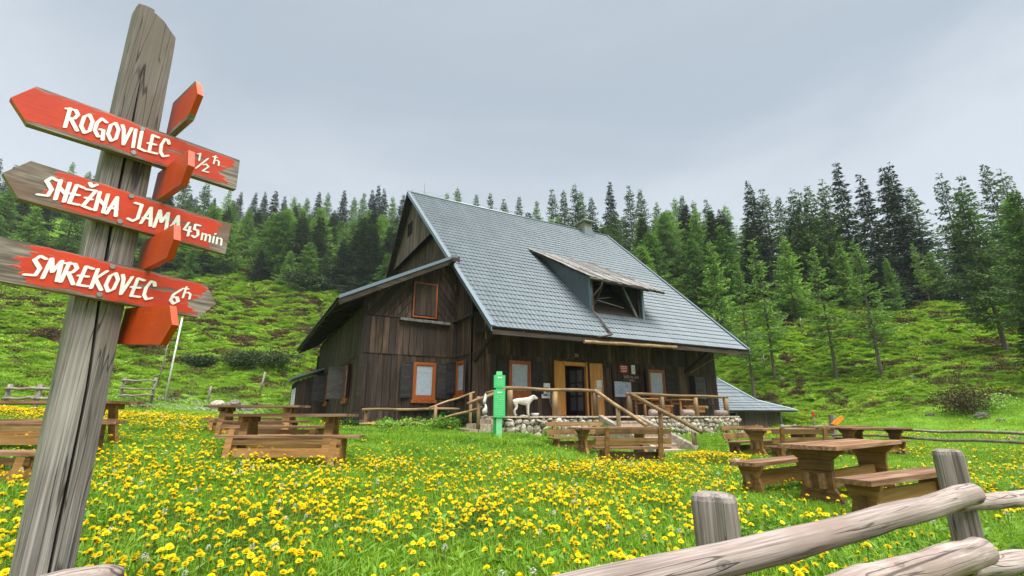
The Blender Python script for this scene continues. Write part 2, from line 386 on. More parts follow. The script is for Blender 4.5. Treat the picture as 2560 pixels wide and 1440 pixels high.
def gz_arr(x, y):
    x = np.asarray(x, float); y = np.asarray(y, float); sh = x.shape; x = x.ravel(); y = y.ravel(); out = np.empty(len(x))
    for i in range(0, len(x), 20000):
        X = x[i:i + 20000]; Y = y[i:i + 20000]
        d2 = (X[:, None] - CP[None, :, 0]) ** 2 + (Y[:, None] - CP[None, :, 1]) ** 2
        out[i:i + 20000] = _phi(d2) @ _W[:len(CP)] + _W[-3] + _W[-2] * X + _W[-1] * Y
    d = np.hypot(x, y)
    k = np.clip((d - 24) / 20, 0, 1)
    out += k * ((fbm(x, y, 3.0, 1) - 0.5) * 1.3 + (fbm(x, y, 9.0, 2) - 0.5) * 2.4) + (1 - k) * (fbm(x, y, 1.2, 3) - 0.5) * 0.07
    return out.reshape(sh)
def gz(x, y): return float(gz_arr(np.array([x]), np.array([y]))[0])

azs = np.concatenate([np.linspace(-180, -62, 30), np.linspace(-60, 60, 361), np.linspace(62, 180, 30)])
hds = np.concatenate([np.linspace(0.01, 6, 40), np.linspace(6.2, 20, 60), np.linspace(20.5, 60, 90), np.linspace(61, 170, 90), np.array([180, 200, 240, 300, 400, 600, 900])])
AZ, HD = np.meshgrid(np.radians(azs), hds)
GX = HD * np.sin(AZ); GY = HD * np.cos(AZ)
GZ = gz_arr(GX, GY)
far = np.clip((HD - 200) / 100, 0, 1); GZ = GZ * (1 - far) + far * -8
nA, nH = len(azs), len(hds)
idx = np.arange(nA * nH).reshape(nH, nA)
quads = np.stack([idx[:-1, :-1], idx[:-1, 1:], idx[1:, 1:], idx[1:, :-1]], -1).reshape(-1, 4)[:, ::-1]
me = bpy.data.meshes.new('ground')
me.vertices.add(nA * nH); me.vertices.foreach_set('co', np.stack([GX, GY, GZ], -1).ravel())
me.loops.add(quads.size); me.loops.foreach_set('vertex_index', quads.ravel().astype(np.int32))
me.polygons.add(len(quads)); me.polygons.foreach_set('loop_start', np.arange(0, quads.size, 4, dtype=np.int32))
me.polygons.foreach_set('use_smooth', np.ones(len(quads), bool)); me.update(calc_edges=True); me.validate()
def groundmat():
    m = Mat('meadow and hill soil', 0.95, 0.1)
    v = m.coord((1, 1, 1), rand=False)
    n1 = m.noise(v, 0.35, 6, 0.65); n2 = m.noise(v, 3.0, 5, 0.7); n3 = m.noise(v, 0.9, 6, 0.7)
    g = m.ramp(n2, [(0.3, (0.06, 0.13, 0.012)), (0.5, (0.11, 0.22, 0.016)), (0.7, (0.18, 0.32, 0.025))])
    b = m.ramp(n2, [(0.3, (0.03, 0.022, 0.012)), (0.7, (0.085, 0.06, 0.03))])
    k = m.ramp(n3, [(0.52, (0, 0, 0)), (0.66, (1, 1, 1))])
    sep = m.n('ShaderNodeSeparateXYZ'); m.l(v, sep.inputs[0])
    far_ = m.ramp(m.math('MULTIPLY', sep.outputs[2], 0.1), [(0.15, (0, 0, 0)), (0.4, (0.8, 0.8, 0.8))])
    m.color(m.mix(m.mix(1.0, k, far_, 'MULTIPLY'), g, b)).bump(n2, 1.0, 0.06)
    return m.m
obj('ground', me, None, kind='structure'); me.materials.append(groundmat())

# ------------------------------------------------------------------ house frame: s along the front wall, b backwards, z up
TH = math.atan2(0.4802235, 0.87714616)
HO = Vector((2.4248, 18.9, 0))
ER = Vector((0.87714616, 0.4802235, 0)); EB = Vector((-0.4802235, 0.87714616, 0))
def HW(s, b, z=0): return HO + ER * s + EB * b + Vector((0, 0, z))
def to_house(x, y):
    dx = x - HO.x; dy = y - HO.y
    return dx * ER.x + dy * ER.y, dx * EB.x + dy * EB.y

# ------------------------------------------------------------------ scatter (ground cover only)
def scatter(name, pts, rot, scl, idx, sources, label=None):
    colx = bpy.data.collections.new(name + ' sources')
    for o in sources: colx.objects.link(o)
    me = bpy.data.meshes.new(name); n = len(pts)
    me.vertices.add(n); me.vertices.foreach_set('co', np.asarray(pts, float).ravel())
    a = me.attributes.new('rot', 'FLOAT_VECTOR', 'POINT'); a.data.foreach_set('vector', np.asarray(rot, float).ravel())
    a = me.attributes.new('scl', 'FLOAT', 'POINT'); a.data.foreach_set('value', np.asarray(scl, float))
    a = me.attributes.new('idx', 'INT', 'POINT'); a.data.foreach_set('value', np.asarray(idx, np.int32))
    g = bpy.data.node_groups.new(name + ' nodes', 'GeometryNodeTree')
    g.interface.new_socket('Geometry', in_out='INPUT', socket_type='NodeSocketGeometry')
    g.interface.new_socket('Geometry', in_out='OUTPUT', socket_type='NodeSocketGeometry')
    gi = g.nodes.new('NodeGroupInput'); go = g.nodes.new('NodeGroupOutput')
    iop = g.nodes.new('GeometryNodeInstanceOnPoints'); ci = g.nodes.new('GeometryNodeCollectionInfo')
    ci.inputs['Collection'].default_value = colx; ci.inputs['Separate Children'].default_value = True; ci.inputs['Reset Children'].default_value = True
    def attr(nm, t):
        q = g.nodes.new('GeometryNodeInputNamedAttribute'); q.data_type = t; q.inputs['Name'].default_value = nm
        return [s for s in q.outputs if s.enabled and s.name == 'Attribute'][0]
    g.links.new(gi.outputs[0], iop.inputs['Points']); g.links.new(ci.outputs[0], iop.inputs['Instance'])
    iop.inputs['Pick Instance'].default_value = True
    g.links.new(attr('idx', 'INT'), iop.inputs['Instance Index'])
    g.links.new(attr('rot', 'FLOAT_VECTOR'), iop.inputs['Rotation'])
    g.links.new(attr('scl', 'FLOAT'), iop.inputs['Scale'])
    g.links.new(iop.outputs[0], go.inputs[0])
    o = bpy.data.objects.new(name, me); COL.objects.link(o)
    md = o.modifiers.new('scatter', 'NODES'); md.node_group = g
    return tag(o, label=label, kind='stuff')
def src(name, mb, mats):
    return bpy.data.objects.new(name, mb.mesh(name, mats))

def blade(mb, x, y, ang, h, w, lean, mi=0, z=0):
    dx, dy = math.cos(ang), math.sin(ang); px, py = -dy * w / 2, dx * w / 2
    m = (x + dx * lean * 0.3, y + dy * lean * 0.3, z + h * 0.6); t = (x + dx * lean, y + dy * lean, z + h)
    b = len(mb.v)
    mb.v += [(x - px, y - py, z), (x + px, y + py, z), (m[0] + px * .8, m[1] + py * .8, m[2]), (m[0] - px * .8, m[1] - py * .8, m[2]), t]
    mb.f += [(b, b + 1, b + 2, b + 3), (b + 3, b + 2, b + 4)]; mb.m += [mi, mi]
def grass_clump(seed, n=90, rad=0.2, h=0.15, leaves=0):
    r = random.Random(seed); mb = MB()
    for i in range(n):
        q = rad * math.sqrt(r.random()); a = r.uniform(0, 6.283)
        hh = h * r.uniform(0.4, 1.25)
        blade(mb, q * math.cos(a), q * math.sin(a), r.uniform(0, 6.28), hh, r.uniform(0.004, 0.009), hh * r.uniform(0.1, 0.8), 0, -0.02)
    for i in range(leaves):
        q = rad * math.sqrt(r.random()); a = r.uniform(0, 6.283); x, y = q * math.cos(a), q * math.sin(a); g = r.uniform(0, 6.28)
        ln = r.uniform(0.04, 0.09); wd = ln * r.uniform(0.25, 0.45); zz = r.uniform(0.02, h * 0.7); up = r.uniform(-.2, .7)
        dx, dy = math.cos(g), math.sin(g); P = lambda t, k, zz2: (x + dx * t - dy * k, y + dy * t + dx * k, zz2)
        mb.poly([P(0, 0, zz), P(ln * .4, wd / 2, zz + ln * up * .5), P(ln, 0, zz + ln * up * .75), P(ln * .4, -wd / 2, zz + ln * up * .45)], 1)
    return mb
grass_src = [src('grass tuft %d' % i, grass_clump(i, 150, 0.22, 0.125, lv), [M['grass'], M['grass_dark']]) for i, lv in enumerate((10, 24, 34, 16))]
grass_src += [src('grass tuft %d' % (i + 4), grass_clump(10 + i, 110, 0.22, 0.11, 22), [M['grass_deep'], M['grass_dark']]) for i in range(2)]
grass_far = [src('grass tuft far %d' % i, grass_clump(20 + i, 60, 0.45, 0.14, 14), [M['grass'], M['grass_dark']]) for i in range(3)]
for o in grass_far:
    pass
def dandelion(seed, closed=False):
    r = random.Random(seed); mb = MB(); H = 0.20
    lx, ly = r.uniform(-.03, .03), r.uniform(-.03, .03)
    mb.tube([(0, 0, -0.04), (lx * .3, ly * .3, H * .5), (lx, ly, H)], 0.0022, 4, 1, cap=False)
    tx, ty = r.uniform(-.35, .35), r.uniform(-.35, .35)
    def P(x, y, z): return (lx + x, ly + y, H + z + x * tx + y * ty)
    R0 = 0.0235 if not closed else 0.014
    for ring, (ra, zz, n) in enumerate(((1.0, 0.0, 17), (0.8, 0.007, 13), (0.5, 0.012, 9), (.25, .015, 5))):
        for k in range(n):
            a = 2 * math.pi * (k + r.random() * .5) / n; l = R0 * ra * r.uniform(.88, 1.1); wd = 0.0062 * (.75 + ra * .3)
            c, s_ = math.cos(a), math.sin(a); i0 = 0.002; up = zz * (1.6 if closed else 1)
            mb.poly([P(c * i0, s_ * i0, up * .3), P(c * l * .6 - s_ * wd / 2, s_ * l * .6 + c * wd / 2, up), P(c * l, s_ * l, up + .001), P(c * l * .6 + s_ * wd / 2, s_ * l * .6 - c * wd / 2, up)], 0)
    mb.tube([P(0, 0, -.012), P(0, 0, 0.002)], [0.004, 0.008], 6, 1)
    return mb
def puff():
    r = random.Random(77); mb = MB(); mb.tube([(0, 0, -.04), (.01, 0, .24)], .002, 4, 1, cap=False)
    for i in range(60):
        a = r.uniform(0, 6.28); c = r.uniform(-.7, 1); q = math.sqrt(1 - c * c); d = Vector((q * math.cos(a), q * math.sin(a), c)); u = d.orthogonal().normalized() * .0035
        p = Vector((.01, 0, .245)) + d * .017; mb.poly([p - u, p + d.cross(u), p + u], 0)
    return mb
dand_mesh = [dandelion(i, i == 4).mesh('dandelion', [M['petal'], M['stem']]) for i in range(5)]

def rand_sector(n, az0, az1, d0, d1, power=1.0):
    a = np.radians(nr.uniform(az0, az1, n)); u = nr.uniform(0, 1, n)
    e = 2.0 / power
    d = (d0 ** e + u * (d1 ** e - d0 ** e)) ** (1 / e)
    return d * np.sin(a), d * np.cos(a)
def keep_out(x, y, pad=0.0):
    s, b = to_house(x, y)
    k = ((s > -8.1 - pad) & (s < 8.2 + pad) & (b > 1.35 - pad) & (b < 16)) | ((s > -4.5 - pad) & (s < 8.2 + pad) & (b > -2.7 - pad) & (b < 3)) \
        | ((s > -.75 - pad) & (s < .95 + pad) & (b < -2.4) & (b > -4.75 - pad)) | ((s > -5.9) & (s < -4.3) & (b > -2.6) & (b < -1.2))
    return k

# grass: near, middle, far meadow
def meadow(n, d0, d1, srcs, sc0, sc1, name, label, az0=-60, az1=60, power=1.0, dens=None):
    x, y = rand_sector(n, az0, az1, d0, d1, power)
    k = ~keep_out(x, y)
    if dens is not None: k &= dens(x, y)
    x = x[k]; y = y[k]; m = len(x)
    z = gz_arr(x, y)
    rot = np.stack([nr.uniform(-.12, .12, m), nr.uniform(-.12, .12, m), nr.uniform(0, 6.28, m)], -1)
    big = 0.75 + 0.6 * fbm(x, y, 1.6, 5)
    return scatter(name, np.stack([x, y, z], -1), rot, nr.uniform(sc0, sc1, m) * big, (np.where(fbm(x, y, 1.1, 31) + nr.uniform(-.12, .12, m) > .58, nr.integers(4, 6, m), nr.integers(0, 4, m)) if len(srcs) == 6 else nr.integers(0, len(srcs), m)), srcs, label)
meadow(6500, 0.5, 7, grass_src, 0.8, 1.25, 'grass', 'bright green meadow grass in the foreground', power=1.4)
meadow(14000, 6.5, 20, grass_src, .85, 1.25, 'meadow_grass', 'bright green meadow grass around the tables', power=1.15)
meadow(9000, 19, 48, grass_far, 1.0, 1.7, 'field_grass', 'short green grass at the foot of the hill', power=1.2)

def dens_flower(x, y):
    s, b = to_house(x, y); d = np.hypot(x, y)
    p = 0.10 + 3.0 * (fbm(x, y, 1.3, 8) * .6 + fbm(x, y, .35, 9) * .4 - 0.40)
    p = np.clip(p, .03, 1)
    p = np.where((b > -5.2) & (s > -12) & (s < 3), p * 0.10, p)
    p = np.where((b > -7.2) & (b < -5.2) & (s < 3), p * 0.4, p)
    p = np.where((x > -4) & (x < 9), p * np.clip((10.8 - y) / 2.4, .06, 1), p)
    p = np.where((x > 2.8) & (y > 3.5), p * .6, p)
    p = np.where(x > 12, p * .5, p)
    p = np.where((x > 5) & (y > 9.5) & (y < 19), p * .35, p)
    p = np.where(x < -5.2 - 0.0 * y, p * np.clip((16.5 - y) / 3, 0.03, 1), p)
    p = np.where((d > 22) & (x < 10), 0, p)
    return nr.uniform(0, 1, len(x)) < np.clip(p, 0, 1)
fx, fy = rand_sector(100000, -58, 58, 1.15, 26, 1.2)
k = ~keep_out(fx, fy, .25) & dens_flower(fx, fy)
fx, fy = fx[k], fy[k]
# a dense clump of blossoms beside the foot of the steps, and streaks on the far right slope
c0 = at(1785, 1150, 10.8); cx = nr.normal(c0.x, .50, 420); cy = nr.normal(c0.y, .30, 420)
fx = np.concatenate([fx, cx]); fy = np.concatenate([fy, cy])
sx_, sy_ = rand_sector(2600, 27, 52, 22, 40, 1); kk = fbm(sx_, sy_, 4.0, 12) > 0.56; fx = np.concatenate([fx, sx_[kk]]); fy = np.concatenate([fy, sy_[kk]])
fz = gz_arr(fx, fy)
fd = np.hypot(fx, fy)
fs = nr.uniform(.8, 1.2, len(fx)) * np.where(fd > 12, 1.15, 1.0)
# lift the clump a little like the mound it grows on
fz[-(len(sx_[kk]) + 420):len(fz) - len(sx_[kk])] += 0.10 * np.exp(-((cx - c0.x) ** 2 / .5 + (cy - c0.y) ** 2 / .25))
order = np.argsort(fd)
vis = [i for i in order if fd[i] > 1.2 and abs(math.degrees(math.atan2(fx[i], fy[i]))) < 50][:300]
vs_ = set(vis)
for j, i in enumerate(vis):
    o = bpy.data.objects.new('dandelion', dand_mesh[j % 5]); COL.objects.link(o)
    o.location = (fx[i], fy[i], fz[i]); o.rotation_euler = (0, 0, rnd.uniform(0, 6.28)); o.scale = (fs[i],) * 3
    tag(o, 'yellow dandelion flower on a thin stem in the nearest grass', 'dandelion', 'dandelions in the nearest grass')
rest = np.array([i for i in range(len(fx)) if i not in vs_])
dsrc = []
puff_mesh = puff().mesh('seed head', [M['white_petal'], M['stem']])
for i, m_ in enumerate(dand_mesh + [puff_mesh]): dsrc.append(bpy.data.objects.new('dandelion source', m_))
n_ = len(rest)
scatter('dandelions_beyond', np.stack([fx, fy, fz], -1)[rest], np.stack([np.zeros(n_), np.zeros(n_), nr.uniform(0, 6.28, n_)], -1), fs[rest], np.where(nr.uniform(0, 1, n_) < .03, 5, nr.integers(0, 5, n_)), dsrc, 'yellow dandelions covering the meadow between camera and hut')
# small white flowers by the flagpole
wm = MB()
for k in range(9):
    r = random.Random(k); x, y = r.uniform(-.12, .12), r.uniform(-.12, .12); z = r.uniform(.12, .2)
    wm.poly([(x + .02 * math.cos(a), y + .02 * math.sin(a), z + .004 * (a % 2)) for a in (0, 1.2, 2.5, 3.7, 5)], 0)
wsrc = [src('white flower source', wm, [M['white_petal']])]
c1 = at(520, 1010, 25)
wx = nr.normal(c1.x, 2.2, 220); wy = nr.normal(c1.y, 1.6, 220)
scatter('white_flowers', np.stack([wx, wy, gz_arr(wx, wy)], -1), np.zeros((220, 3)), nr.uniform(.8, 1.8, 220), np.zeros(220, int), wsrc, 'patch of tiny white flowers in the grass near the flagpole')

# hillside cover
def leafy(seed, n, rad, h, size, mi=0, dome=True, up=.4):
    r = random.Random(seed); mb = MB()
    for i in range(n):
        q = rad * math.sqrt(r.random()); a = r.uniform(0, 6.28); x, y = q * math.cos(a), q * math.sin(a)
        z = h * (1 - (q / rad) ** 2 * .85) * r.uniform(.35, 1.05)
        g = r.uniform(0, 6.28); ln = size * r.uniform(.6, 1.4); wd = ln * .5; t = r.uniform(-up, up * 1.4)
        dx, dy = math.cos(g), math.sin(g)
        P = lambda u, k_, zz: (x + dx * u - dy * k_, y + dy * u + dx * k_, zz)
        mb.poly([P(-ln * .5, 0, z), P(0, wd / 2, z + ln * t * .5 + .01), P(ln * .5, 0, z + ln * t), P(0, -wd / 2, z + ln * t * .5)], mi)
    return mb
fern_src = [src('leafy tuft %d' % i, leafy(40 + i, 170, .5, .20, .13), [M['fern']]) for i in range(4)]
hsrc = [src('heather tuft %d' % i, leafy(60 + i, 240, .5, .28, .10, up=1.0), [M['heather']]) for i in range(3)]
def hill(n, az0, az1, d0, d1, name, label, srcs, cond, s0, s1, power=1.35):
    x, y = rand_sector(n, az0, az1, d0, d1, power); k = cond(x, y) & ~keep_out(x, y, .5); x = x[k]; y = y[k]; m = len(x)
    e = .4; z = gz_arr(x, y); gx = (gz_arr(x + e, y) - z) / e; gy = (gz_arr(x, y + e) - z) / e
    rot = np.stack([np.arctan(gy) * .7 + nr.uniform(-.15, .15, m), -np.arctan(gx) * .7 + nr.uniform(-.15, .15, m), nr.uniform(0, 6.28, m)], -1)
    return scatter(name, np.stack([x, y, z - .05], -1), rot, nr.uniform(s0, s1, m) * np.clip(np.hypot(x, y) / 45, .7, 1.8), nr.integers(0, len(srcs), m), srcs, label)
def heather_mask(x, y, t=.585):
    zz = gz_arr(x, y)
    return ((fbm(x, y * 1.6, 1.7, 21) * .65 + fbm(x, y, .7, 22) * .35) > t - .03) & (zz > 1.3)
LG = lambda x, y: (np.hypot(x, y) > 26) & ~heather_mask(x, y)
hill(30000, -60, -13, 25, 125, 'hill_plants', 'bright green leafy ground cover on the hill left of the hut', fern_src, LG, .55, 1.25)
hill(30000, -60, -13, 27, 120, 'heather', 'dark brown heather patches on the hill left of the hut', hsrc, lambda x, y: heather_mask(x, y), .5, 1.0)
hill(26000, 14, 58, 33, 85, 'slope_plants', 'bright green leafy ground cover on the slope right of the hut', fern_src, lambda x, y: ~heather_mask(x, y, .6), .5, 1.15)
hill(22000, 14, 58, 35, 85, 'slope_heather', 'brown heather patches on the slope right of the hut', hsrc, lambda x, y: heather_mask(x, y, .6), .5, 1.0)

# ------------------------------------------------------------------ conifers
def conifer(seed, kind, H=10.0, whorls=34, per=6, dens=20, Rm=1.7, z0=.1, needle=.2):
    r = random.Random(seed); mb = MB(); tk = MB()
    bend = [r.uniform(-.02, .02) for _ in range(2)]
    def axis(z): return Vector((bend[0] * z * math.sin(z * .35 + seed), bend[1] * z * math.cos(z * .3 + seed), z))
    pts = [axis(H * i / 12) for i in range(13)]; pts[0] = axis(-.5)
    tk.tube(pts, [max(.012, .0115 * H * (1 - i / 12.3)) for i in range(13)], 7, rough=.15, seed=seed)
    for wv in range(whorls):
        t = z0 + (1 - z0) * ((wv + r.random() * .6) / whorls) ** 1.0
        if t > .985: continue
        if kind == 'spruce': L_ = Rm * (1 - t) ** .98 * r.uniform(.78, 1.12) + .05
        else: L_ = Rm * ((1 - t) ** .82) * (min(1, (t - z0) / .18 + .45)) * r.uniform(.6, 1.2) + .06
        n = max(3, int(per * r.uniform(.7, 1.2)))
        a0 = r.uniform(0, 6.28)
        for b in range(n):
            if kind != 'spruce' and r.random() < .14: continue
            a = a0 + 6.283 * b / n + r.uniform(-.35, .35); l = L_ * r.uniform(.6, 1.12)
            o = axis(t * H + r.uniform(-.12, .12)); dx, dy = math.cos(a), math.sin(a)
            if kind == 'spruce': dr = lambda u: -.38 * u * l + .22 * u * u * l + (.25 * (t ** 2)) * u * l
            else: dr = lambda u: -.10 * u * l + .16 * u * u * l + .35 * (t ** 2) * u * l
            if t < .93: mb.beam(o, o + Vector((dx * l * .9, dy * l * .9, dr(.9))), .018 * H / 10 + .01 * l, .018 * H / 10 + .01 * l, mi=1)
            m = max(3, int(l * dens))
            for k in range(m):
                u = (k + r.random()) / m; u = .12 + .9 * u
                sp = l * (.34 * (1 - u) + .07) * (1.0 if kind == 'spruce' else .95)
                side = r.uniform(-1, 1) * sp
                p = o + Vector((dx * l * u - dy * side, dy * l * u + dx * side, dr(u) - abs(side) * .3 + r.uniform(-.06, .06)))
                g = a + (1 if side > 0 else -1) * r.uniform(.2, 1.1); nl = needle * r.uniform(.7, 1.5); nw = nl * (.36 if kind == 'spruce' else .42)
                ex, ey = math.cos(g), math.sin(g); dz = r.uniform(-.7, .05) if kind == 'spruce' else r.uniform(-.8, .45); tl = r.uniform(-.6, .6)
                mb.poly([p, p + Vector((ex * nl * .45 - ey * nw * .5, ey * nl * .45 + ex * nw * .5, dz * nl * .45 + tl * nw)), p + Vector((ex * nl, ey * nl, dz * nl)),
                         p + Vector((ex * nl * .45 + ey * nw * .5, ey * nl * .45 - ex * nw * .5, dz * nl * .45 - tl * nw))], 0)
    return tk, mb
KINDS = {}
def reg(key, n, needle_mat, **k):
    KINDS[key] = []
    for i in range(n):
        tk, mb = conifer(hash_(key) + i, **k)
        KINDS[key].append((tk.mesh('trunk', M['bark']), mb.mesh('crown', [M[needle_mat], M['bark']])))
def hash_(s): return sum(ord(c) for c in s) * 13
reg('spruce', 4, 'spruce', kind='spruce', Rm=2.1, whorls=40, per=7, dens=36, z0=.03, needle=.18)
reg('larch', 4, 'larch', kind='larch', Rm=2.35, whorls=38, per=7, dens=38, z0=.06, needle=.16)
reg('darklarch', 3, 'larch_dark', kind='larch', Rm=2.2, whorls=32, per=6, dens=30, z0=.14, needle=.18)
reg('nearlarch', 3, 'larch', kind='larch', Rm=2.3, whorls=26, per=6, dens=46, z0=.22, needle=.13)
reg('neardark', 2, 'larch_dark', kind='larch', Rm=2.7, whorls=34, per=7, dens=55, z0=.16, needle=.14)
NAMES = {'spruce': 'spruce_tree', 'larch': 'larch_tree', 'darklarch': 'larch_tree', 'nearlarch': 'larch_tree', 'neardark': 'larch_tree'}
tree_n = [0]
def tree(key, x, y, h, label, group=None, lean=(0, 0), fat=1.0, z=None):
    i = tree_n[0]; tree_n[0] += 1
    e = empty(NAMES[key], label, 'tree', (x, y, (gz(x, y) if z is None else z) - .1), rnd.uniform(0, 6.28), group)
    e.scale = (h / 10 * fat, h / 10 * fat, h / 10); e.rotation_euler = (lean[0], lean[1], rnd.uniform(0, 6.28))
    v = KINDS[key][i % len(KINDS[key])]
    for nm, m_ in (('trunk', v[0]), ('crown', v[1])):
        o = bpy.data.objects.new(nm, m_); COL.objects.link(o); o.parent = e
    return e
GRP = 'forest trees behind the hut'
def solve_top(px, py, h, d0, d1):
    best = None
    for D in np.arange(d0, d1, 1.0):
        P = at(px, py, D); q = gz(P.x, P.y); e_ = abs((P.z - q) - h)
        if best is None or e_ < best[0]: best = (e_, P, P.z - q)
    return best[1], best[2]
SKY = [(5, 395, 's'), (40, 410, 's'), (75, 440, 'l'), (120, 440, 's'), (185, 405, 'l'), (225, 425, 'l'), (252, 420, 's'), (275, 412, 's'), (430, 440, 's'), (470, 440, 'l'), (520, 455, 'l'), (575, 470, 'l'), (605, 478, 's'), (640, 480, 's'), (665, 478, 's'), (692, 475, 's'),
       (715, 490, 's'), (738, 488, 'l'), (770, 492, 'l'), (800, 478, 's'), (822, 480, 'l'), (862, 475, 's'), (888, 490, 'l'), (910, 480, 'l'), (932, 474, 's'), (947, 462, 's'), (961, 470, 's'), (985, 490, 'l'), (1008, 484, 's'),
       (1118, 478, 'l'), (1145, 465, 'l'), (1190, 485, 'd'), (1225, 480, 'd'), (1260, 495, 'd'), (1297, 490, 'd'), (1340, 500, 'l'), (1380, 470, 'd'), (1408, 475, 'd'), (1435, 458, 'd'), (1452, 475, 'l'), (1478, 492, 'd'),
       (1523, 450, 's'), (1572, 462, 'd'), (1600, 472, 'd'), (1640, 505, 'l'), (1686, 490, 'l'), (1705, 487, 'd'), (1735, 500, 'l'), (1765, 497, 'd'), (1812, 508, 'l'), (1867, 450, 's'), (1905, 468, 'd'), (1945, 490, 'd'), (1978, 470, 'd'),
       (1997, 476, 'd'), (2018, 462, 'd'), (2055, 445, 'd'), (2085, 402, 's'), (2142, 434, 's'), (2205, 412, 's'), (2222, 405, 's'), (2272, 465, 'd'), (2348, 430, 'D'), (2400, 438, 'D'), (2455, 408, 'D'), (2500, 418, 'D')]
kmap = {'s': 'spruce', 'l': 'larch', 'd': 'darklarch', 'D': 'darklarch'}
LBL = {'spruce': 'dark pointed forest spruce', 'larch': 'light green forest larch', 'darklarch': 'loose dark green forest larch'}
occupied = []
for px, py, kk_ in SKY:
    right = px > 1850
    P, h = solve_top(px, py, 14 if right else 14.5, 52 if right else 80 if px > 1100 else 95, 74 if right else 150)
    h = max(6, min(h, 22)); occupied.append((P.x, P.y))
    tree(kmap[kk_], P.x, P.y, h, LBL[kmap[kk_]] + (' on the skyline right of the hut' if px > 1500 else ' on the skyline behind the roof' if px > 1000 else ' on the skyline left of the hut'),
         'trees on the skyline, by kind and side of the hut', fat=(1.15 if kk_ == 's' else 1.05) * (15 / max(h, 15)))
env_px = [(-100, 410), (0, 425), (200, 440), (400, 450), (600, 490), (1000, 495), (1300, 505), (1500, 500), (1850, 500), (2000, 490), (2080, 470), (2250, 480), (2320, 560), (2400, 520), (2560, 470), (2700, 460)]
env_az = [math.degrees(math.atan2((at(px, py, 1).x), 1)) for px, py in env_px]
env_el = [math.degrees(math.atan2(at(px, py, 1).z - CAMZ, math.hypot(at(px, py, 1).x, 1))) for px, py in env_px]
tl_az = [-60, -50, -42, -35, -30, -23, -15, 0, 15, 26, 33, 40, 60]
tl_hd = [100, 98, 100, 92, 88, 76, 68, 62, 60, 58, 61, 64, 64]
cnt = 0; tries = 0
while cnt < 205 and tries < 9000:
    tries += 1
    az = rnd.uniform(-54, 52)
    if -8 < az < 12 and rnd.random() < .45: continue
    if az > 33 and rnd.random() < .5: continue
    base = float(np.interp(az, tl_az, tl_hd)); depth = 58 if az < 15 else (30 if az < 30 else 12)
    hd = base + depth * rnd.random() ** 1.25
    x, y = pol(az, hd)
    gap = 2.4 if hd < base + 8 else 3.6
    if any((x - a) ** 2 + (y - b) ** 2 < gap ** 2 for a, b in occupied): continue
    z = gz(x, y); h = rnd.uniform(7.5, 14) if hd > base + 5 else rnd.uniform(5.5, 11)
    el = float(np.interp(az, env_az, env_el)) - rnd.uniform(.2, 2.0)
    ztop = CAMZ + hd * math.tan(R(el)); h = min(h, ztop - z)
    if h < 4.0: continue
    pl = .45 if az < -25 else .5
    if az > 25: kx = 'spruce' if rnd.random() < .25 else ('darklarch' if rnd.random() < .45 else 'larch')
    else: kx = 'spruce' if rnd.random() < .30 else ('larch' if rnd.random() < .80 else 'darklarch')
    side = 'behind the sign boards' if az < -38 else 'between the signpost and the gable' if az < -8 else ('behind the roof' if az < 13 else 'right of the hut')
    tree(kx, x, y, h, LBL[kx] + (' at the lower forest edge, ' if hd < base + 9 else ' below the skyline, ' if hd < base + 28 else ' high up under the skyline, ') + side, GRP + ', by kind and side', fat=rnd.uniform(1.35, 2.0))
    occupied.append((x, y)); cnt += 1
# larches that stand out, each placed by its foot
def ftree(key, fxp, fyp, D, top, label, fat=1.0, lean=(0, 0)):
    P = at(fxp, fyp, D); T = at(fxp, top, D); z = gz(P.x, P.y)
    # foot row gives the ground height there; keep the ground of the terrain
    h = T.z - z
    return tree(key, P.x, P.y, h, label, lean=lean, fat=fat)
ftree('nearlarch', 2200, 920, 35, 595, 'tall larch with a bare crooked trunk on the open slope right of the hut', 1.05)
ftree('nearlarch', 2085, 905, 37, 610, 'larch with a slim bare trunk just left of the crooked one on the slope', 1.0)
ftree('nearlarch', 1928, 885, 40, 590, 'bushy larch rising right behind the low end of the hut roof', .9)
ftree('nearlarch', 1872, 890, 38, 640, 'bright larch with a pale trunk showing beside the eave tip of the hut roof', .8)
ftree('larch', 1800, 800, 46, 600, 'round bright green larch half hidden by the hut roof edge', 1.0)
ftree('nearlarch', 2345, 838, 48, 600, 'larch with a pale curved trunk foot high on the right slope', .8, (0, .05))
ftree('darklarch', 2395, 800, 52, 600, 'thin larch beside the curved one high on the right slope', .8)
ftree('larch', 2250, 812, 46, 640, 'small larch between the crooked larch and the curved one', .9)
ftree('larch', 2130, 770, 50, 600, 'yellowish broad larch above the crooked larch on the right slope', 1.3)
ftree('larch', 1990, 790, 48, 590, 'broad light larch above the bushy larch right of the roof', 1.3)
ftree('neardark', 2490, 790, 34, 475, 'big dark larch with long level branches near the right picture edge', 1.0)
ftree('neardark', 2660, 900, 26, 470, 'nearest large larch reaching in from beyond the right picture edge', 1.0)
ftree('darklarch', 2575, 860, 27, 760, 'small dark conifer low on the slope at the right picture edge', 1.3)
ftree('larch', 870, 762, 76, 600, 'bright light green larch standing in front of the forest edge left of the gable', 1.25)
ftree('spruce', 795, 752, 78, 630, 'dark spruce at the forest edge beside the bright larch', 1.3)
ftree('larch', 612, 722, 92, 568, 'pointed bright larch at the forest edge behind the sign tips', 1.1)
ftree('larch', 690, 700, 96, 510, 'tall slim larch in the middle of the left forest edge', 1.0)
ftree('larch', 755, 735, 84, 555, 'broad light larch left of the dark edge spruce', 1.2)
ftree('larch', 195, 640, 104, 560, 'small bright larch between the sign boards', 1.2)
ftree('larch', 125, 640, 104, 575, 'low bright larch left of the small one between the sign boards', 1.2)
ftree('larch', 905, 720, 82, 520, 'tall light larch touching the left edge of the gable roof', 1.2)
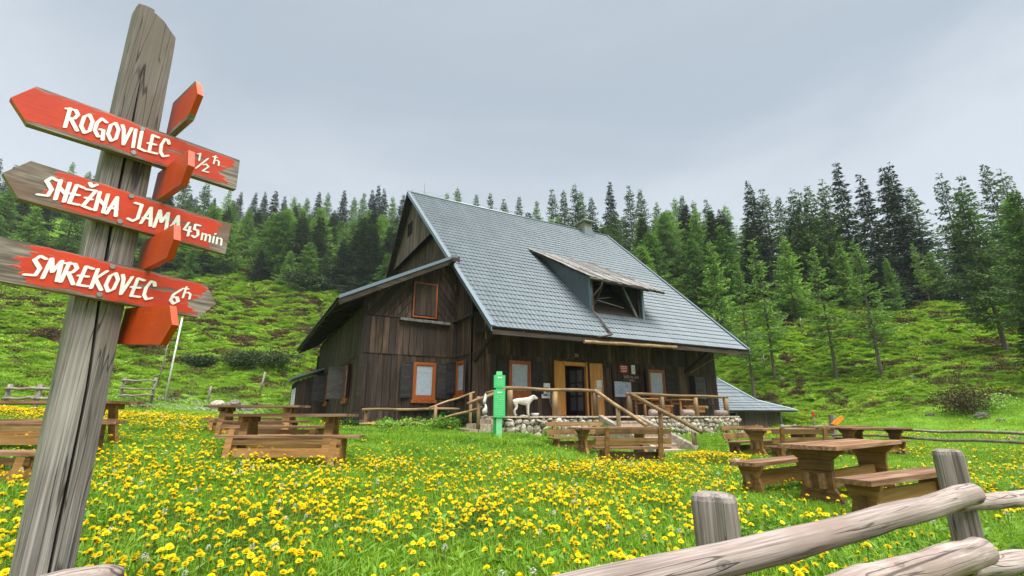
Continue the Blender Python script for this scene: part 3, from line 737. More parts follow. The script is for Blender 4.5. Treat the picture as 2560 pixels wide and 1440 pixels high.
ftree('larch', 940, 700, 84, 535, 'light larch behind the lower left gable edge', 1.2)

# ------------------------------------------------------------------ the hut
hut = empty('mountain_hut', 'large dark brown wooden mountain hut with a steep blue grey tiled metal roof', 'mountain hut', HO, TH)
V = Vector
def part(name, mb, mat, parent=None, smooth=False, label=None):
    o = obj(name, mb, mat, parent or hut, smooth)
    if label: o['label'] = label
    return o
plank_count = [0]
def planks(parent, org, ud, nd, u0, u1, lo, hi, width, mat, openings=(), th=.022, jit=.016, gap=.014, single=True, label=None):
    """vertical boards on a wall: org + ud*u, z from lo(u) to hi(u), proud along nd"""
    org = V(org); ud = V(ud); nd = V(nd); u = u0; joined = MB()
    while u < u1 - .01:
        wd = width * rnd.uniform(.8, 1.2); e = min(u + wd, u1); 
        if u1 - e < .06: e = u1
        a, b = u + gap / 2, e - gap / 2; mid = (a + b) / 2
        cuts = [(o_[2], o_[3]) for o_ in openings if o_[0] < mid < o_[1]]
        segs = [(None, None)]
        if cuts:
            c0_, c1_ = cuts[0]; segs = [(None, c0_), (c1_, None)]
        off = rnd.uniform(0, jit); 
        for s0, s1 in segs:
            za0 = lo(a) if s0 is None else s0; zb0 = lo(b) if s0 is None else s0
            za1 = hi(a) if s1 is None else s1; zb1 = hi(b) if s1 is None else s1
            if za1 - za0 < .03 and zb1 - zb0 < .03: continue
            za1 = max(za1, za0 + .005); zb1 = max(zb1, zb0 + .005)
            n0 = nd * (.03 + off)
            P = lambda uu, z: org + ud * uu + n0 + V((0, 0, z))
            mb = MB() if single else joined
            mb.prism([P(a, za0), P(b, zb0), P(b, zb1), P(a, za1)], nd * th)
            if single:
                part('plank', mb, mat, parent); plank_count[0] += 1
        u = e
    if not single and joined.v:
        o = part('boarding', joined, mat, parent); o['kind'] = 'stuff'
    return None
FR = lambda v: (lambda u: v)
ES, NB = (1, 0, 0), (0, -1, 0)
BASE = .45
# front wall with doorway and window openings
OP_F = [(-2.93, -1.97, 1.78, 3.08), (-.5, .7, 1.0, 3.10), (4.02, 5.06, 1.78, 3.06), (1.45, 1.93, 1.02, 3.05)]
mb = MB()
for x0, x1 in ((-4.4, -.5), (.7, 6.4)): mb.box(x0, x1, 0, .12, BASE, 4.9)
mb.box(-.5, .7, .0, .12, 3.1, 4.9)
fw = part('front_wall', mb, M['dark_solid'])
planks(fw, (0, 0, 0), ES, NB, -4.4, 6.4, FR(.98), FR(3.28), .215, M['dark_plank'], OP_F)
planks(fw, (0, -.03, 0), ES, NB, -4.4, 6.4, FR(3.24), FR(4.75), .24, M['dark_plank'])
planks(fw, (0, 0, 0), ES, NB, -4.4, -.75, FR(.5), FR(.97), .24, M['dark_plank'], single=False)
# small end wall of the main block beside the lean-to
ew = part('end_wall', MB().prism([(-4.4, .001, .55), (-4.4, 1.5, .55), (-4.4, 1.5, 6.9), (-4.4, .001, 5.5)], (.12, 0, 0)).box(-4.4, -4.28, 1.5, 15.5, 4.0, 6.2), M['dark_solid'])
NS = (-1, 0, 0)
OP_E = [(.50, 1.34, 1.78, 3.06)]
planks(ew, (-4.4, 0, 0), (0, 1, 0), NS, 0, 1.45, FR(.6), FR(3.26), .2, M['dark_plank'], OP_E)
planks(ew, (-4.43, 0, 0), (0, 1, 0), NS, -.03, 1.45, FR(3.22), FR(4.6), .2, M['dark_plank'])
planks(ew, (-4.4, 0, 0), (0, 1, 0), NS, -.03, 1.45, FR(4.62), lambda u: 5.6 + u * .9, .2, M['dark_plank'])
part('end_wall_ledge', MB().box(-4.62, -4.42, -.05, 1.42, 4.56, 4.64), M['dark_beam'])
# lean-to wing: front and left walls
lw = part('wing_wall', MB().prism([(-8, 1.45, .55), (-4.45, 1.45, .55), (-4.45, 1.45, 7.0), (-8, 1.45, 5.25)], (0, .12, 0)), M['dark_solid'])
OPW = [(-6.12, -5.22, 1.60, 2.99)]
planks(lw, (0, 1.45, 0), ES, NB, -8.0, -4.42, FR(1.36), FR(3.24), .225, M['dark_plank'], OPW)
planks(lw, (0, 1.475, 0), ES, NB, -8.0, -4.42, FR(.66), FR(1.38), .225, M['dark_plank'])
planks(lw, (0, 1.42, 0), ES, NB, -8.03, -4.42, FR(3.20), FR(4.52), .235, M['dark_plank'])
# diagonal boards above, clipped between the band and the roof slope
def roofz(s): return 4.93 + (s + 8.85) * .545
diag = MB()
import itertools
def clip(poly, inside, inter):
    out = []
    for i, p in enumerate(poly):
        q = poly[(i + 1) % len(poly)]; a, b = inside(p), inside(q)
        if a: out.append(p)
        if a != b: out.append(inter(p, q))
    return out
def clip_half(poly, nx, nz_, d):
    f = lambda p: p[0] * nx + p[1] * nz_ - d
    return clip(poly, lambda p: f(p) >= 0, lambda p, q: tuple(p[k] + (q[k] - p[k]) * f(p) / (f(p) - f(q)) for k in (0, 1)))
cxm = -5.78
for side in (-1, 1):
    k = -14
    for k in range(-2, 26):
        w_ = .215; t0 = k * w_; 
        # boards lean outward and down from the window axis
        dx, dz = (side * .62, -.785) ; nx_, nz2 = (side * .785, .62)
        o0 = (cxm, 4.2)
        pts = []
        for tt, uu in ((t0 + .010, -6), (t0 + w_ - .010, -6), (t0 + w_ - .010, 6), (t0 + .010, 6)):
            pts.append((o0[0] + nx_ * tt + dx * uu, o0[1] + nz2 * tt + dz * uu))
        pts = clip_half(pts, side, 0, side * cxm + .52)
        pts = clip_half(pts, 0, 1, 4.56)
        if pts: pts = clip_half(pts, .545, -1, -(4.93 + 8.85 * .545) + .02)
        if pts: pts = clip_half(pts, 1, 0, -8.0)
        if pts: pts = clip_half(pts, -1, 0, 4.42)
        if len(pts) >= 3:
            off = rnd.uniform(0, .008)
            part('plank', MB().prism([(p[0], 1.42 - off, p[1]) for p in pts], (0, -.022, 0)), M['dark_diag'], lw); plank_count[0] += 1
# boards over the loft door axis
planks(lw, (0, 1.45, 0), ES, NB, cxm - .52, cxm + .52, FR(6.02), lambda u: roofz(u) - .04, .26, M['dark_diag'])
part('corner_board', MB().box(-8.06, -7.9, 1.36, 1.44, .62, 5.2), M['dark_beam'], lw)
sw = part('side_wall', MB().box(-8.0, -7.88, 1.571, 12.9, .55, 5.0), M['dark_solid'])
OPL = [(3.0, 4.0, 1.6, 2.95), (8.0, 9.0, 1.6, 2.95)]
planks(sw, (-8, 0, 0), (0, 1, 0), NS, 1.42, 7.6, FR(.8), FR(3.12), .2, M['dark_plank'], OPL)
planks(sw, (-8.03, 0, 0), (0, 1, 0), NS, 1.40, 7.6, FR(3.08), FR(4.8), .2, M['dark_plank'])
planks(sw, (-8, 0, 0), (0, 1, 0), NS, 7.6, 12.9, FR(.8), FR(3.12), .2, M['dark_plank'], OPL, single=False)
planks(sw, (-8.03, 0, 0), (0, 1, 0), NS, 7.6, 12.9, FR(3.08), FR(4.8), .2, M['dark_plank'], single=False)
part('foundation', MB().box(-7.95, -4.5, 1.5, 12.8, .2, .68), M['concrete'])
# rotated right part of the front
rw = part('right_wall', MB(), M['dark_solid'])
A2 = R(90 - 76) - TH
rd = V((math.cos(A2), math.sin(A2), 0)); rn = V((rd.y, -rd.x, 0))
mb = MB().prism([V((6.4, 0, .45)), V((6.4, 0, .45)) + rd * 1.62, V((6.4, 0, 4.6)) + rd * 1.62, V((6.4, 0, 4.6))], -rn * .12)
rw.data = mb.mesh('right_wall', M['dark_solid'])
planks(rw, (6.4, 0, 0), rd, rn, 0.0, 1.62, FR(1.55), FR(2.95), .2, M['dark_plank'])
planks(rw, V((6.4, 0, 0)) + rn * .02, rd, rn, 0.0, 1.62, FR(2.92), FR(4.5), .2, M['dark_plank'])
planks(rw, (6.4, 0, 0), rd, rn, 0.0, 1.62, FR(.55), FR(1.54), .2, M['dark_plank'])
part('far_wall', MB().box(7.85, 7.97, .45, 15.5, .4, 4.6), M['dark_solid'])
part('rear_wall', MB().box(-7.88, 7.85, 15.5, 15.62, .4, 4.6), M['dark_solid'])

# main gable on the left: lower part set back, upper part jettied out
def gz_front(b): return 3.86 + (b + 2.0) * (8.89 / 9.4)
def gz_back(b): return 12.75 - (b - 7.4) * (8.89 / 9.4)
roofh = lambda b: (gz_front(b) if b < 7.4 else gz_back(b)) - .14
gw = part('gable_wall', MB().prism([(-4.38, 1.5, 6.0), (-4.38, 14.2, 6.0), (-4.38, 7.4, roofh(7.4) - .1), (-4.38, 1.5, roofh(1.5))], (.1, 0, 0)), M['dark_solid'])
planks(gw, (-4.38, 0, 0), (0, 1, 0), NS, 1.5, 13.4, FR(6.2), lambda u: min(roofh(u) - .05, 9.6), .24, M['dark_diag'], single=False)
JZ = 9.38
b0j = (JZ - 3.86 + .14) / (8.89 / 9.4) - 2.0; b1j = 14.8 - b0j
gp = part('gable_panel', MB().prism([(-4.72, b0j, JZ), (-4.72, b1j, JZ), (-4.72, 7.4, roofh(7.4))], (.3, 0, 0)), M['dark_solid'])
planks(gp, (-4.72, 0, 0), (0, 1, 0), NS, b0j + .05, b1j - .05, FR(JZ - .08), lambda u: roofh(u) - .02, .2, M['gable_plank'], [(7.35, 8.2, 10.4, 11.2)], jit=.012)
part('gable_hatch', MB().box(-4.76, -4.70, 7.35, 8.2, 10.4, 11.2), M['dark_solid'], gp)
part('purlin', MB().beam((-5.0, b1j + .3, JZ - .15), (-4.3, b1j + .3, JZ - .15), .16, .18), M['dark_beam'])

# ---- roof
E0 = V((-4.6, -2.0, 3.86)); E1 = V((8.4, -2.0, 3.94)); R0 = V((-5.12, 7.4, 12.72)); R1 = V((8.62, 7.4, 12.80))
def RP(u, v, h=0.0):
    p = E0.lerp(E1, u).lerp(R0.lerp(R1, u), v); return p + RN * h
RN = (E1 - E0).cross(R0 - E0).normalized()
roof = part('roof', MB().hexa([E0 - RN * .1, E1 - RN * .1, R1 - RN * .1, R0 - RN * .1], [E0 - RN * .02, E1 - RN * .02, R1 - RN * .02, R0 - RN * .02]), M['dark_beam'])
def courses(P, nrows, width_m, parent, mat, skip=None, v0=0.0, v1=1.0, per=.183, amp=.018, lip=.024):
    """stamped metal tile courses; P(u,v,h) gives a point; each course one mesh"""
    nw = int(width_m / per); K = nw * 5
    us = [i / K for i in range(K + 1)]
    for r_ in range(nrows):
        a = v0 + (v1 - v0) * r_ / nrows; b = v0 + (v1 - v0) * (r_ + 1) / nrows
        mb = MB(); rows = []
        for k_, (vv, hh) in enumerate(((a + (b - a) * .22, -.012), (a, lip), (a + (b - a) * .5, lip * .55), (b + (b - a) * .04, .002))):
            rows.append([P(u, vv - (0.13 * (b - a) * math.sin(u * nw * 2 * math.pi) if k_ < 2 else 0), hh + amp * math.sin(u * nw * 2 * math.pi)) for u in us])
        vs = [p for r2 in rows for p in r2]; n = K + 1
        fs = []
        for i in range(3):
            for j in range(K):
                if skip and skip((us[j] + us[j + 1]) / 2, (a + b) / 2): continue
                fs.append((i * n + j, i * n + j + 1, (i + 1) * n + j + 1, (i + 1) * n + j))
        if not fs: continue
        mb.add(vs, fs); o = part('tile_course', mb, mat, parent, smooth=False)
DB = -.75   # dormer front plane
vD0 = (DB + 2.0) / 9.4; vD1 = (3.36 + 2.0) / 9.4
def skipd(u, v):
    s = (E0.lerp(E1, u).lerp(R0.lerp(R1, u), v)).x
    return .58 < s < 3.28 and vD0 < v < vD0 + .40
courses(lambda u, v, h: RP(u, v, h), 37, 13.2, roof, M['roof'], skipd)
# back slope (seen from below at its verge) and trims
Eb0 = V((-4.85, 16.4, 4.3)); Eb1 = V((8.5, 16.4, 4.3))
part('back_slope', MB().hexa([R0 + V((0, .02, -.14)), R1 + V((0, .02, -.14)), Eb1 + V((0, 0, -.12)), Eb0 + V((0, 0, -.12))], [R0 + V((0, .02, 0)), R1 + V((0, .02, 0)), Eb1, Eb0]), M['dark_beam'], roof)
for a, b, n_ in ((E0, R0, 0), (E1, R1, 1)):
    sgn = -1 if n_ == 0 else 1
    part('verge_trim', MB().prism([a + V((sgn * .01, -.03, -.16)), b + V((sgn * .01, 0, -.16)), b + V((sgn * .01, 0, .06)), a + V((sgn * .01, -.03, .06))], (sgn * .03, 0, 0)).prism([a + RN * .045 + V((-.07 if sgn < 0 else -.05, 0, 0)), b + RN * .045 + V((-.07 if sgn < 0 else -.05, 0, 0)), b + RN * .045 + V((.10, 0, 0)), a + RN * .045 + V((.10, 0, 0))], RN * .02), M['fascia'], roof)
part('verge_trim', MB().prism([R0 + V((-.02, 0, -.2)), Eb0 + V((-.02, 0, -.2)), Eb0 + V((-.02, 0, 0)), R0 + V((-.02, 0, 0))], (-.04, 0, 0)), M['dark_beam'], roof)
part('ridge_cap', MB().tube([R0 + V((-.03, 0, .02)), R1 + V((.03, 0, .02))], .075, 8), M['fascia'], roof, True)
part('eave_board', MB().beam(E0 + V((.02, .03, -.17)), E1 + V((0, .03, -.17)), .04, .15), M['dark_beam'], roof)
# lightning conductor along the ridge
mb = MB(); P0_ = None
for i in range(18):
    p = R0.lerp(R1, (i + .3) / 18) + V((0, 0, .08)); mb.tube([p, p + V((0, 0, .17))], .011, 5)
    if P0_: mb.tube([P0_, p + V((0, 0, .17))], .009, 5)
    P0_ = p + V((0, 0, .17))
mb.tube([R0 + V((.9, 0, .05)), R0 + V((.9, 0, .75))], .012, 5)
part('lightning_rod', mb, M['metal'], roof)
ch = part('chimney', MB().box(6.45, 7.05, 7.0, 7.75, 12.2, 13.18), M['chimney'], roof)
part('chimney_cap', MB().prism([(6.25, 6.75, 13.28), (7.28, 6.75, 13.28), (7.28, 8.0, 13.28), (6.25, 8.0, 13.28)], (0, 0, .07)).box(6.45, 6.52, 7.0, 7.75, 13.18, 13.28).box(6.98, 7.05, 7.0, 7.75, 13.18, 13.28), M['chimney'], roof)
part('chimney_flashing', MB().prism([(6.3, 6.9, 12.15), (7.25, 6.9, 12.15), (7.08, 6.98, 12.75), (6.42, 6.98, 12.75)], (0, -.02, .0)), M['fascia'], roof)
# rafters under the eave and brackets
for i in range(14):
    s_ = -4.35 + i * .95; z_ = 3.72 + (s_ + 4.6) * .006
    part('rafter', MB().beam((s_, -1.93, z_), (s_, 0.0, z_ + 1.83), .1, .14), M['dark_beam'], roof)
for s_ in (-4.3, 6.35):
    part('bracket', MB().beam((s_, 0, 2.95), (s_ + .05, -1.55, 3.85), .13, .13), M['dark_beam'])
    part('bracket_beam', MB().beam((s_, .1, 4.02), (s_, -1.7, 3.93), .14, .16), M['dark_beam'])
part('purlin', MB().beam((-4.5, -1.5, 4.1), (8.2, -1.5, 4.15), .14, .16), M['dark_beam'])
br = part('hanging_log', MB().tube([(-.95 + i * .465, -2.08 + .01 * math.sin(i), 3.62 + .012 * i + .008 * math.sin(i * 2)) for i in range(11)], [.062, .062, .058, .06, .06, .056, .058, .056, .055, .052, .05], 9, rough=.1, seed=3), M['log_brown'])
for s_ in (-.75, .35, 2.2, 3.4): part('bracket_peg', MB().tube([(s_, -2.2, 3.56 + (s_ + 1) * .027), (s_, -1.85, 3.72 + (s_ + 1) * .027)], .045, 7), M['log_brown'], br)
part('pole', MB().tube([(-4.05, -.55, 2.9), (-4.35, -.9, 4.4)], .018, 6), M['log_brown'])
part('pole', MB().tube([(6.5, -.2, 2.95), (7.9, -1.2, 3.95)], .018, 6), M['log_brown'])

# ---- wing roof
W0 = V((-9.05, .45, 4.82)); W1 = V((-9.05, 16.0, 4.95)); T0 = V((-4.75, .95, 7.12)); T1 = V((-4.4, 16.0, 7.15))
wr = part('wing_roof', MB().hexa([W0 - V((0, 0, .12)), T0 - V((0, 0, .12)), T1 - V((0, 0, .12)), W1 - V((0, 0, .12))], [W0, T0, T1, W1]), M['dark_beam'])
part('verge_trim', MB().prism([W0 + V((0, -.04, -.02)), T0 + V((0, -.04, -.02)), T0 + V((0, -.04, .10)), W0 + V((0, -.04, .10))], (0, .05, 0)), M['fascia'], wr)
part('verge_board', MB().prism([W0 + V((.03, -.005, -.22)), T0 + V((0, -.005, -.22)), T0 + V((0, -.005, -.03)), W0 + V((.03, -.005, -.03))], (0, .04, 0)), M['dark_beam'], wr)
wn = (T0 - W0).cross(W1 - W0).normalized()
if wn.z < 0: wn = -wn
mb = MB(); K = 170
for j in range(K):
    q0 = W0.lerp(W1, j / K); q1 = W0.lerp(W1, (j + 1) / K); t0 = T0.lerp(T1, j / K); t1 = T0.lerp(T1, (j + 1) / K)
    h0 = .02 + .02 * math.sin(j * 1.25); h1 = .02 + .02 * math.sin((j + 1) * 1.25)
    o_ = V((-.06, 0, -.02))
    mb.poly([q0 + o_ + wn * h0, q1 + o_ + wn * h1, t1 + wn * h1, t0 + wn * h0])
    mb.poly([q0 + o_ + wn * (h0 - .03), q1 + o_ + wn * (h1 - .03), q1 + o_ + wn * h1, q0 + o_ + wn * h0])
part('metal_sheet', mb, M['roof'], wr)
for i in range(14):
    b_ = .9 + i * 1.1
    part('rafter', MB().beam((-8.98, b_, 4.70), (-7.9, b_, 5.26), .09, .12), M['dark_beam'], wr)
for s_ in (-7.75, -4.95): part('purlin', MB().beam((s_, .62, roofz(s_) - .18), (s_, 1.6, roofz(s_) - .18), .15, .17), M['dark_beam'], wr)

# ---- dormer
dm = part('dormer', MB().box(.52, 3.34, DB + 1.9, DB + 1.95, 5.0, 7.6), M['dark_solid'])
zr = lambda b: 3.88 + (b + 2.0) * (8.89 / 9.4)
def cheek(sx0):
    def P(u, v, h):
        b = DB + u * (3.2 - DB); zt = 6.62 + (b - DB) * .56; zb = zr(b) + .02
        return V((sx0 + (-h if sx0 < 2 else h), b, zb + (zt - zb) * v))
    return P
for sx0, thick in ((.52, 1), (3.34, -1)):
    P = cheek(sx0)
    ck = part('dormer_cheek', MB().prism([P(0, 0, 0), P(1, 0, 0), P(1, 1, 0), P(0, 1, 0)], (.03 * thick, 0, 0)), M['roof'], dm)
    mb = MB(); K = 60; n_r = 7
    for r_ in range(n_r):
        # stepped courses running level across the cheek
        za = 5.15 + r_ * .34
        for j in range(K):
            u0, u1 = j / K, (j + 1) / K
            pts = []
            for u, dz_ in ((u0, 0), (u1, 0), (u1, 1), (u0, 1)):
                b = DB + u * (3.2 - DB); zt = 6.62 + (b - DB) * .56; zb = zr(b) + .02
                z_ = min(max(za + dz_ * .36, zb), zt); hh = .012 + .02 * (1 - dz_) + .010 * math.sin(u * 22 * 6.283)
                pts.append(V((sx0 - hh * thick, b, z_)))
            if pts[2].z - pts[1].z > .01 or pts[3].z - pts[0].z > .01: mb.poly(pts if thick > 0 else pts[::-1])
    part('tile_course', mb, M['roof'], dm)
part('corner_trim', MB().box(.46, .58, DB - .03, DB + .05, 5.02, 6.62).box(3.28, 3.40, DB - .03, DB + .05, 5.02, 6.5), M['fascia'], dm)
part('post', MB().box(.60, .72, DB + .05, DB + .17, 5.03, 6.55).box(3.14, 3.26, DB + .05, DB + .17, 5.03, 6.5), M['dark_beam'], dm)
part('lintel', MB().beam((.5, DB + .1, 6.55), (3.9, DB + .1, 6.5), .14, .14), M['dark_beam'], dm)
part('brace', MB().beam((2.35, DB + .12, 6.45), (3.1, DB + .12, 5.1), .07, .09), M['shingle'], dm)
part('brace', MB().beam((1.3, DB + .12, 6.45), (.75, DB + .12, 5.5), .08, .09), M['dark_beam'], dm)
part('fallen_lath', MB().beam((1.15, DB + .5, 5.85), (2.05, DB + .6, 6.05), .03, .03).beam((1.15, DB + .5, 5.82), (2.7, DB + .5, 5.62), .02, .03), M['metal'], dm)
# dormer roof boards: from the front edge back into the slope
def dtop(s, b): return 6.70 + (b - DB) * .56 - (s - .3) * .03
dr_ = part('dormer_roof', MB().hexa([V((s, b, dtop(s, b) - .06)) for s, b in ((.25, DB - .45), (4.1, DB - .42), (4.0, 3.5), (.05, 3.5))], [V((s, b, dtop(s, b) - .02)) for s, b in ((.25, DB - .45), (4.1, DB - .42), (4.0, 3.5), (.05, 3.5))]), M['dark_beam'], dm)
s_ = .12
while s_ < 4.15:
    wd = rnd.uniform(.16, .26); f_ = rnd.uniform(-.62, -.45); off = rnd.uniform(0, .035)
    for b0_, b1_ in ((DB + f_, rnd.uniform(.4, 1.0)), (rnd.uniform(.2, .5), 3.7)):
        a_, c_ = s_, s_ + wd - .012
        k_ = .02 if b0_ > 0 else 0
        o_ = part('roof_board', MB().hexa([V((s, b, dtop(s, b) + off + k_)) for s, b in ((a_, b0_), (c_, b0_), (c_, b1_), (a_, b1_))], [V((s, b, dtop(s, b) + off + k_ + .025)) for s, b in ((a_, b0_), (c_, b0_), (c_, b1_), (a_, b1_))]), M['shingle'], dm)
    s_ += wd
part('gutter', MB().tube([(.1, DB - .5, 6.36), (4.2, DB - .47, 6.26)], .055, 8), M['pipe'], dm, True)
part('downpipe', MB().tube([(.72, DB - .5, 6.33), (.72, DB - .42, 6.12), (.5, DB - .12, 5.75), (.48, DB - .1, 5.15), (.52, -1.15, 4.85), (.42, -1.9, 4.12), (.3, -2.15, 3.98), (-.35, -2.12, 3.82)], .04, 8), M['pipe'], dm, True)

# ---- windows, shutters, door
def window(org, ud, nd, u0, u1, z0, z1, curtain=True, label=None, sill=True):
    org = V(org); ud = V(ud); nd = V(nd)
    def Bx(a, b, c, d, n0, n1, mb):
        return mb.hexa([org + ud * a + V((0, 0, c)) + nd * n0, org + ud * b + V((0, 0, c)) + nd * n0, org + ud * b + V((0, 0, d)) + nd * n0, org + ud * a + V((0, 0, d)) + nd * n0],
                       [org + ud * a + V((0, 0, c)) + nd * n1, org + ud * b + V((0, 0, c)) + nd * n1, org + ud * b + V((0, 0, d)) + nd * n1, org + ud * a + V((0, 0, d)) + nd * n1])
    mb = MB()
    for a, b, c, d in ((u0, u0 + .09, z0, z1), (u1 - .09, u1, z0, z1), (u0 + .09, u1 - .09, z1 - .1, z1), (u0 + .09, u1 - .09, z0, z0 + .12)): Bx(a, b, c, d, .0, .075, mb)
    f = part('window', mb, M['orange_frame'])
    mb = MB()
    for a, b, c, d in ((u0 + .09, u0 + .13, z0 + .12, z1 - .1), (u1 - .13, u1 - .09, z0 + .12, z1 - .1), (u0 + .13, u1 - .13, z1 - .14, z1 - .1), (u0 + .13, u1 - .13, z0 + .12, z0 + .16)): Bx(a, b, c, d, .01, .055, mb)
    part('sash', mb, M['orange_frame'], f)
    part('pane', Bx(u0 + .13, u1 - .13, z0 + .16, z1 - .14, .036, .042, MB()), M['glass'], f)
    if curtain:
        a, b, c, d = u0 + .13, u1 - .13, z0 + .16, z1 - .14; mb = MB(); n_ = 24
        for j in range(n_):
            x0_, x1_ = a + (b - a) * j / n_, a + (b - a) * (j + 1) / n_
            w0_, w1_ = .012 + .0018 * math.sin(j * 1.9), .012 + .0018 * math.sin((j + 1) * 1.9)
            mb.poly([org + ud * x0_ + V((0, 0, c)) + nd * w0_, org + ud * x1_ + V((0, 0, c)) + nd * w1_, org + ud * x1_ + V((0, 0, d)) + nd * w1_, org + ud * x0_ + V((0, 0, d)) + nd * w0_])
        part('curtain', mb, M['curtain'], f)
        part('valance', Bx(a, b, d - .22, d, .022, .030, MB()), M['white'], f)
    if sill: part('sill', Bx(u0 - .05, u1 + .05, z0 - .12, z0 - .005, .0, .13, MB()), M['orange_frame'], f)
    return f
def shutter(org, ud, nd, z0, z1, w_, mat, label=None, n=13):
    """louvred leaf: org hinge foot, ud along the leaf, nd its face"""
    org = V(org); ud = V(ud).normalized(); nd = V(nd).normalized()
    def Bx(a, b, c, d, n0, n1, mb):
        return mb.hexa([org + ud * x_ + V((0, 0, z_)) + nd * n0 for x_, z_ in ((a, c), (b, c), (b, d), (a, d))], [org + ud * x_ + V((0, 0, z_)) + nd * n1 for x_, z_ in ((a, c), (b, c), (b, d), (a, d))])
    mb = MB()
    for a, b, c, d in ((0, .05, z0, z1), (w_ - .05, w_, z0, z1), (.05, w_ - .05, z1 - .06, z1), (.05, w_ - .05, z0, z0 + .07)): Bx(a, b, c, d, 0, .035, mb)
    f = part('shutter', mb, mat, label=label)
    h = (z1 - z0 - .13) / n
    for i in range(n):
        c = z0 + .07 + i * h
        part('slat', MB().hexa([org + ud * .05 + V((0, 0, c)) + nd * .03, org + ud * (w_ - .05) + V((0, 0, c)) + nd * .03, org + ud * (w_ - .05) + V((0, 0, c + h * .95)) + nd * .008, org + ud * .05 + V((0, 0, c + h * .95)) + nd * .008],
                               [org + ud * .05 + V((0, 0, c)) + nd * .042, org + ud * (w_ - .05) + V((0, 0, c)) + nd * .042, org + ud * (w_ - .05) + V((0, 0, c + h * 1.1)) + nd * .018, org + ud * .05 + V((0, 0, c + h * 1.1)) + nd * .018]), mat, f)
    return f
X = V((1, 0, 0)); Y = V((0, 1, 0))
window((0, 0, 0), X, -Y, -2.92, -1.98, 1.80, 3.06)
shutter((-2.95, -.06, 0), -X + V((0, -.12, 0)), V((-.12, -1, 0)), 1.85, 3.04, .48, M['shutter'])
shutter((-1.95, -.06, 0), X + V((0, -.25, 0)), V((-.25, -1, 0)), 1.85, 3.04, .46, M['shutter'])
window((0, 0, 0), X, -Y, 4.04, 5.04, 1.80, 3.04)
shutter((4.0, -.07, 0), -X + V((0, -.75, 0)), V((-.75, -1, 0)), 1.85, 3.03, .5, M['shutter'])
shutter((5.06, -.07, 0), X + V((0, -.08, 0)), V((0, -1, 0)), 1.85, 3.03, .5, M['shutter'])
window((0, 1.45, 0), X, -Y, -6.10, -5.24, 1.62, 2.97)
shutter((-6.13, 1.39, 0), -X + V((0, -.35, 0)), V((-.35, -1, 0)), 1.68, 2.95, .5, M['shutter'])
shutter((-5.2, 1.39, 0), X + V((0, -.1, 0)), V((.1, -1, 0)), 1.68, 2.95, .48, M['shutter'])
window((-4.4, 0, 0), Y, -X, .52, 1.32, 1.80, 3.04, label=None)
shutter((-4.47, 1.36, 0), V((-.9, -.15, 0)), V((-.1, -1, 0)), 1.85, 3.0, .40, M['shutter'])
shutter((-4.47, .48, 0), V((-.35, -1, 0)), V((-1, .3, 0)), 1.85, 3.0, .42, M['shutter'])
for b_ in (3.0, 8.0):
    window((-8, 0, 0), Y, -X, b_ + .02, b_ + .98, 1.62, 2.93)
    shutter((-8.07, b_ + 1.02, 0), V((-.75, .35, 0)), V((-.3, -1, 0)), 1.68, 2.92, .62, M['shutter_grey'] if b_ < 5 else M['shutter'], label='grey louvred shutter standing open on the side wall' if b_ < 5 else None)
    shutter((-8.07, b_ - .02, 0), V((-.25, -1, 0)), V((-1, .25, 0)), 1.68, 2.92, .5, M['shutter'])
p_ = V((6.4, 0, 0)) + rd * .42 + rn * .07
part('window', MB().prism([p_ + V((0, 0, 1.75)), p_ + rd * -.28 + V((0, 0, 1.75)), p_ + rd * -.28 + V((0, 0, 2.85)), p_ + V((0, 0, 2.85))], rn * .02), M['dark_solid'])
shutter(p_ + rn * .03, rd + rn * .12, rn, 1.80, 2.78, .48, M['shutter_grey'], label='grey louvred shutter beside the far right corner', n=13)
# loft door in the diagonal boarding
ld = part('loft_door', MB().box(-6.22, -5.34, 1.36, 1.42, 4.68, 5.95), M['dark_beam'])
for k in range(4): part('plank', MB().box(-6.18 + k * .205, -5.985 + k * .205, 1.335, 1.36, 4.72, 5.9), M['dark_plank'], ld)
part('door_frame', MB().box(-6.27, -6.22, 1.34, 1.42, 4.63, 6.0).box(-5.38, -5.32, 1.32, 1.42, 4.63, 6.0).box(-6.22, -5.38, 1.34, 1.42, 5.95, 6.0).box(-6.22, -5.38, 1.34, 1.42, 4.63, 4.68), M['orange_frame'], ld)
part('ledge', MB().beam((-6.76, 1.28, 4.49), (-4.8, 1.28, 4.46), .2, .10), M['shingle'])
part('ledge', MB().beam((-6.55, 1.33, 1.27), (-4.75, 1.33, 1.28), .12, .035), M['shingle'])
# doorway: hall behind, frame, half open glazed door, yellow leaves
part('hall', MB().box(-.7, -.6, .1, 2.4, 1.02, 3.2).box(.8, .9, .1, 2.4, 1.02, 3.2).box(-.7, .9, 2.4, 2.5, 1.02, 3.2).box(-.7, .9, .1, 2.4, 3.12, 3.2), M['interior'])
dfm = part('door_frame', MB().box(-.5, -.42, -.08, .1, 1.06, 3.16).box(.62, .7, -.08, .1, 1.06, 3.16).box(-.5, .7, -.08, .1, 3.0, 3.14), M['yellow_wood'])
dr = part('door', MB(), M['door_brown'])
o0 = V((.6, .05, 1.07)); dd = V((-.52, -.86, 0)).normalized() * -1; dd = V((-.22, .95, 0)).normalized(); nn_ = V((dd.y, -dd.x, 0))
def Dx(a, b, c, d, n0=0, n1=.05, mb=None):
    q = [(a, c), (b, c), (b, d), (a, d)]
    return mb.hexa([o0 + dd * x_ + V((0, 0, z_)) + nn_ * n0 for x_, z_ in q], [o0 + dd * x_ + V((0, 0, z_)) + nn_ * n1 for x_, z_ in q])
mb = MB()
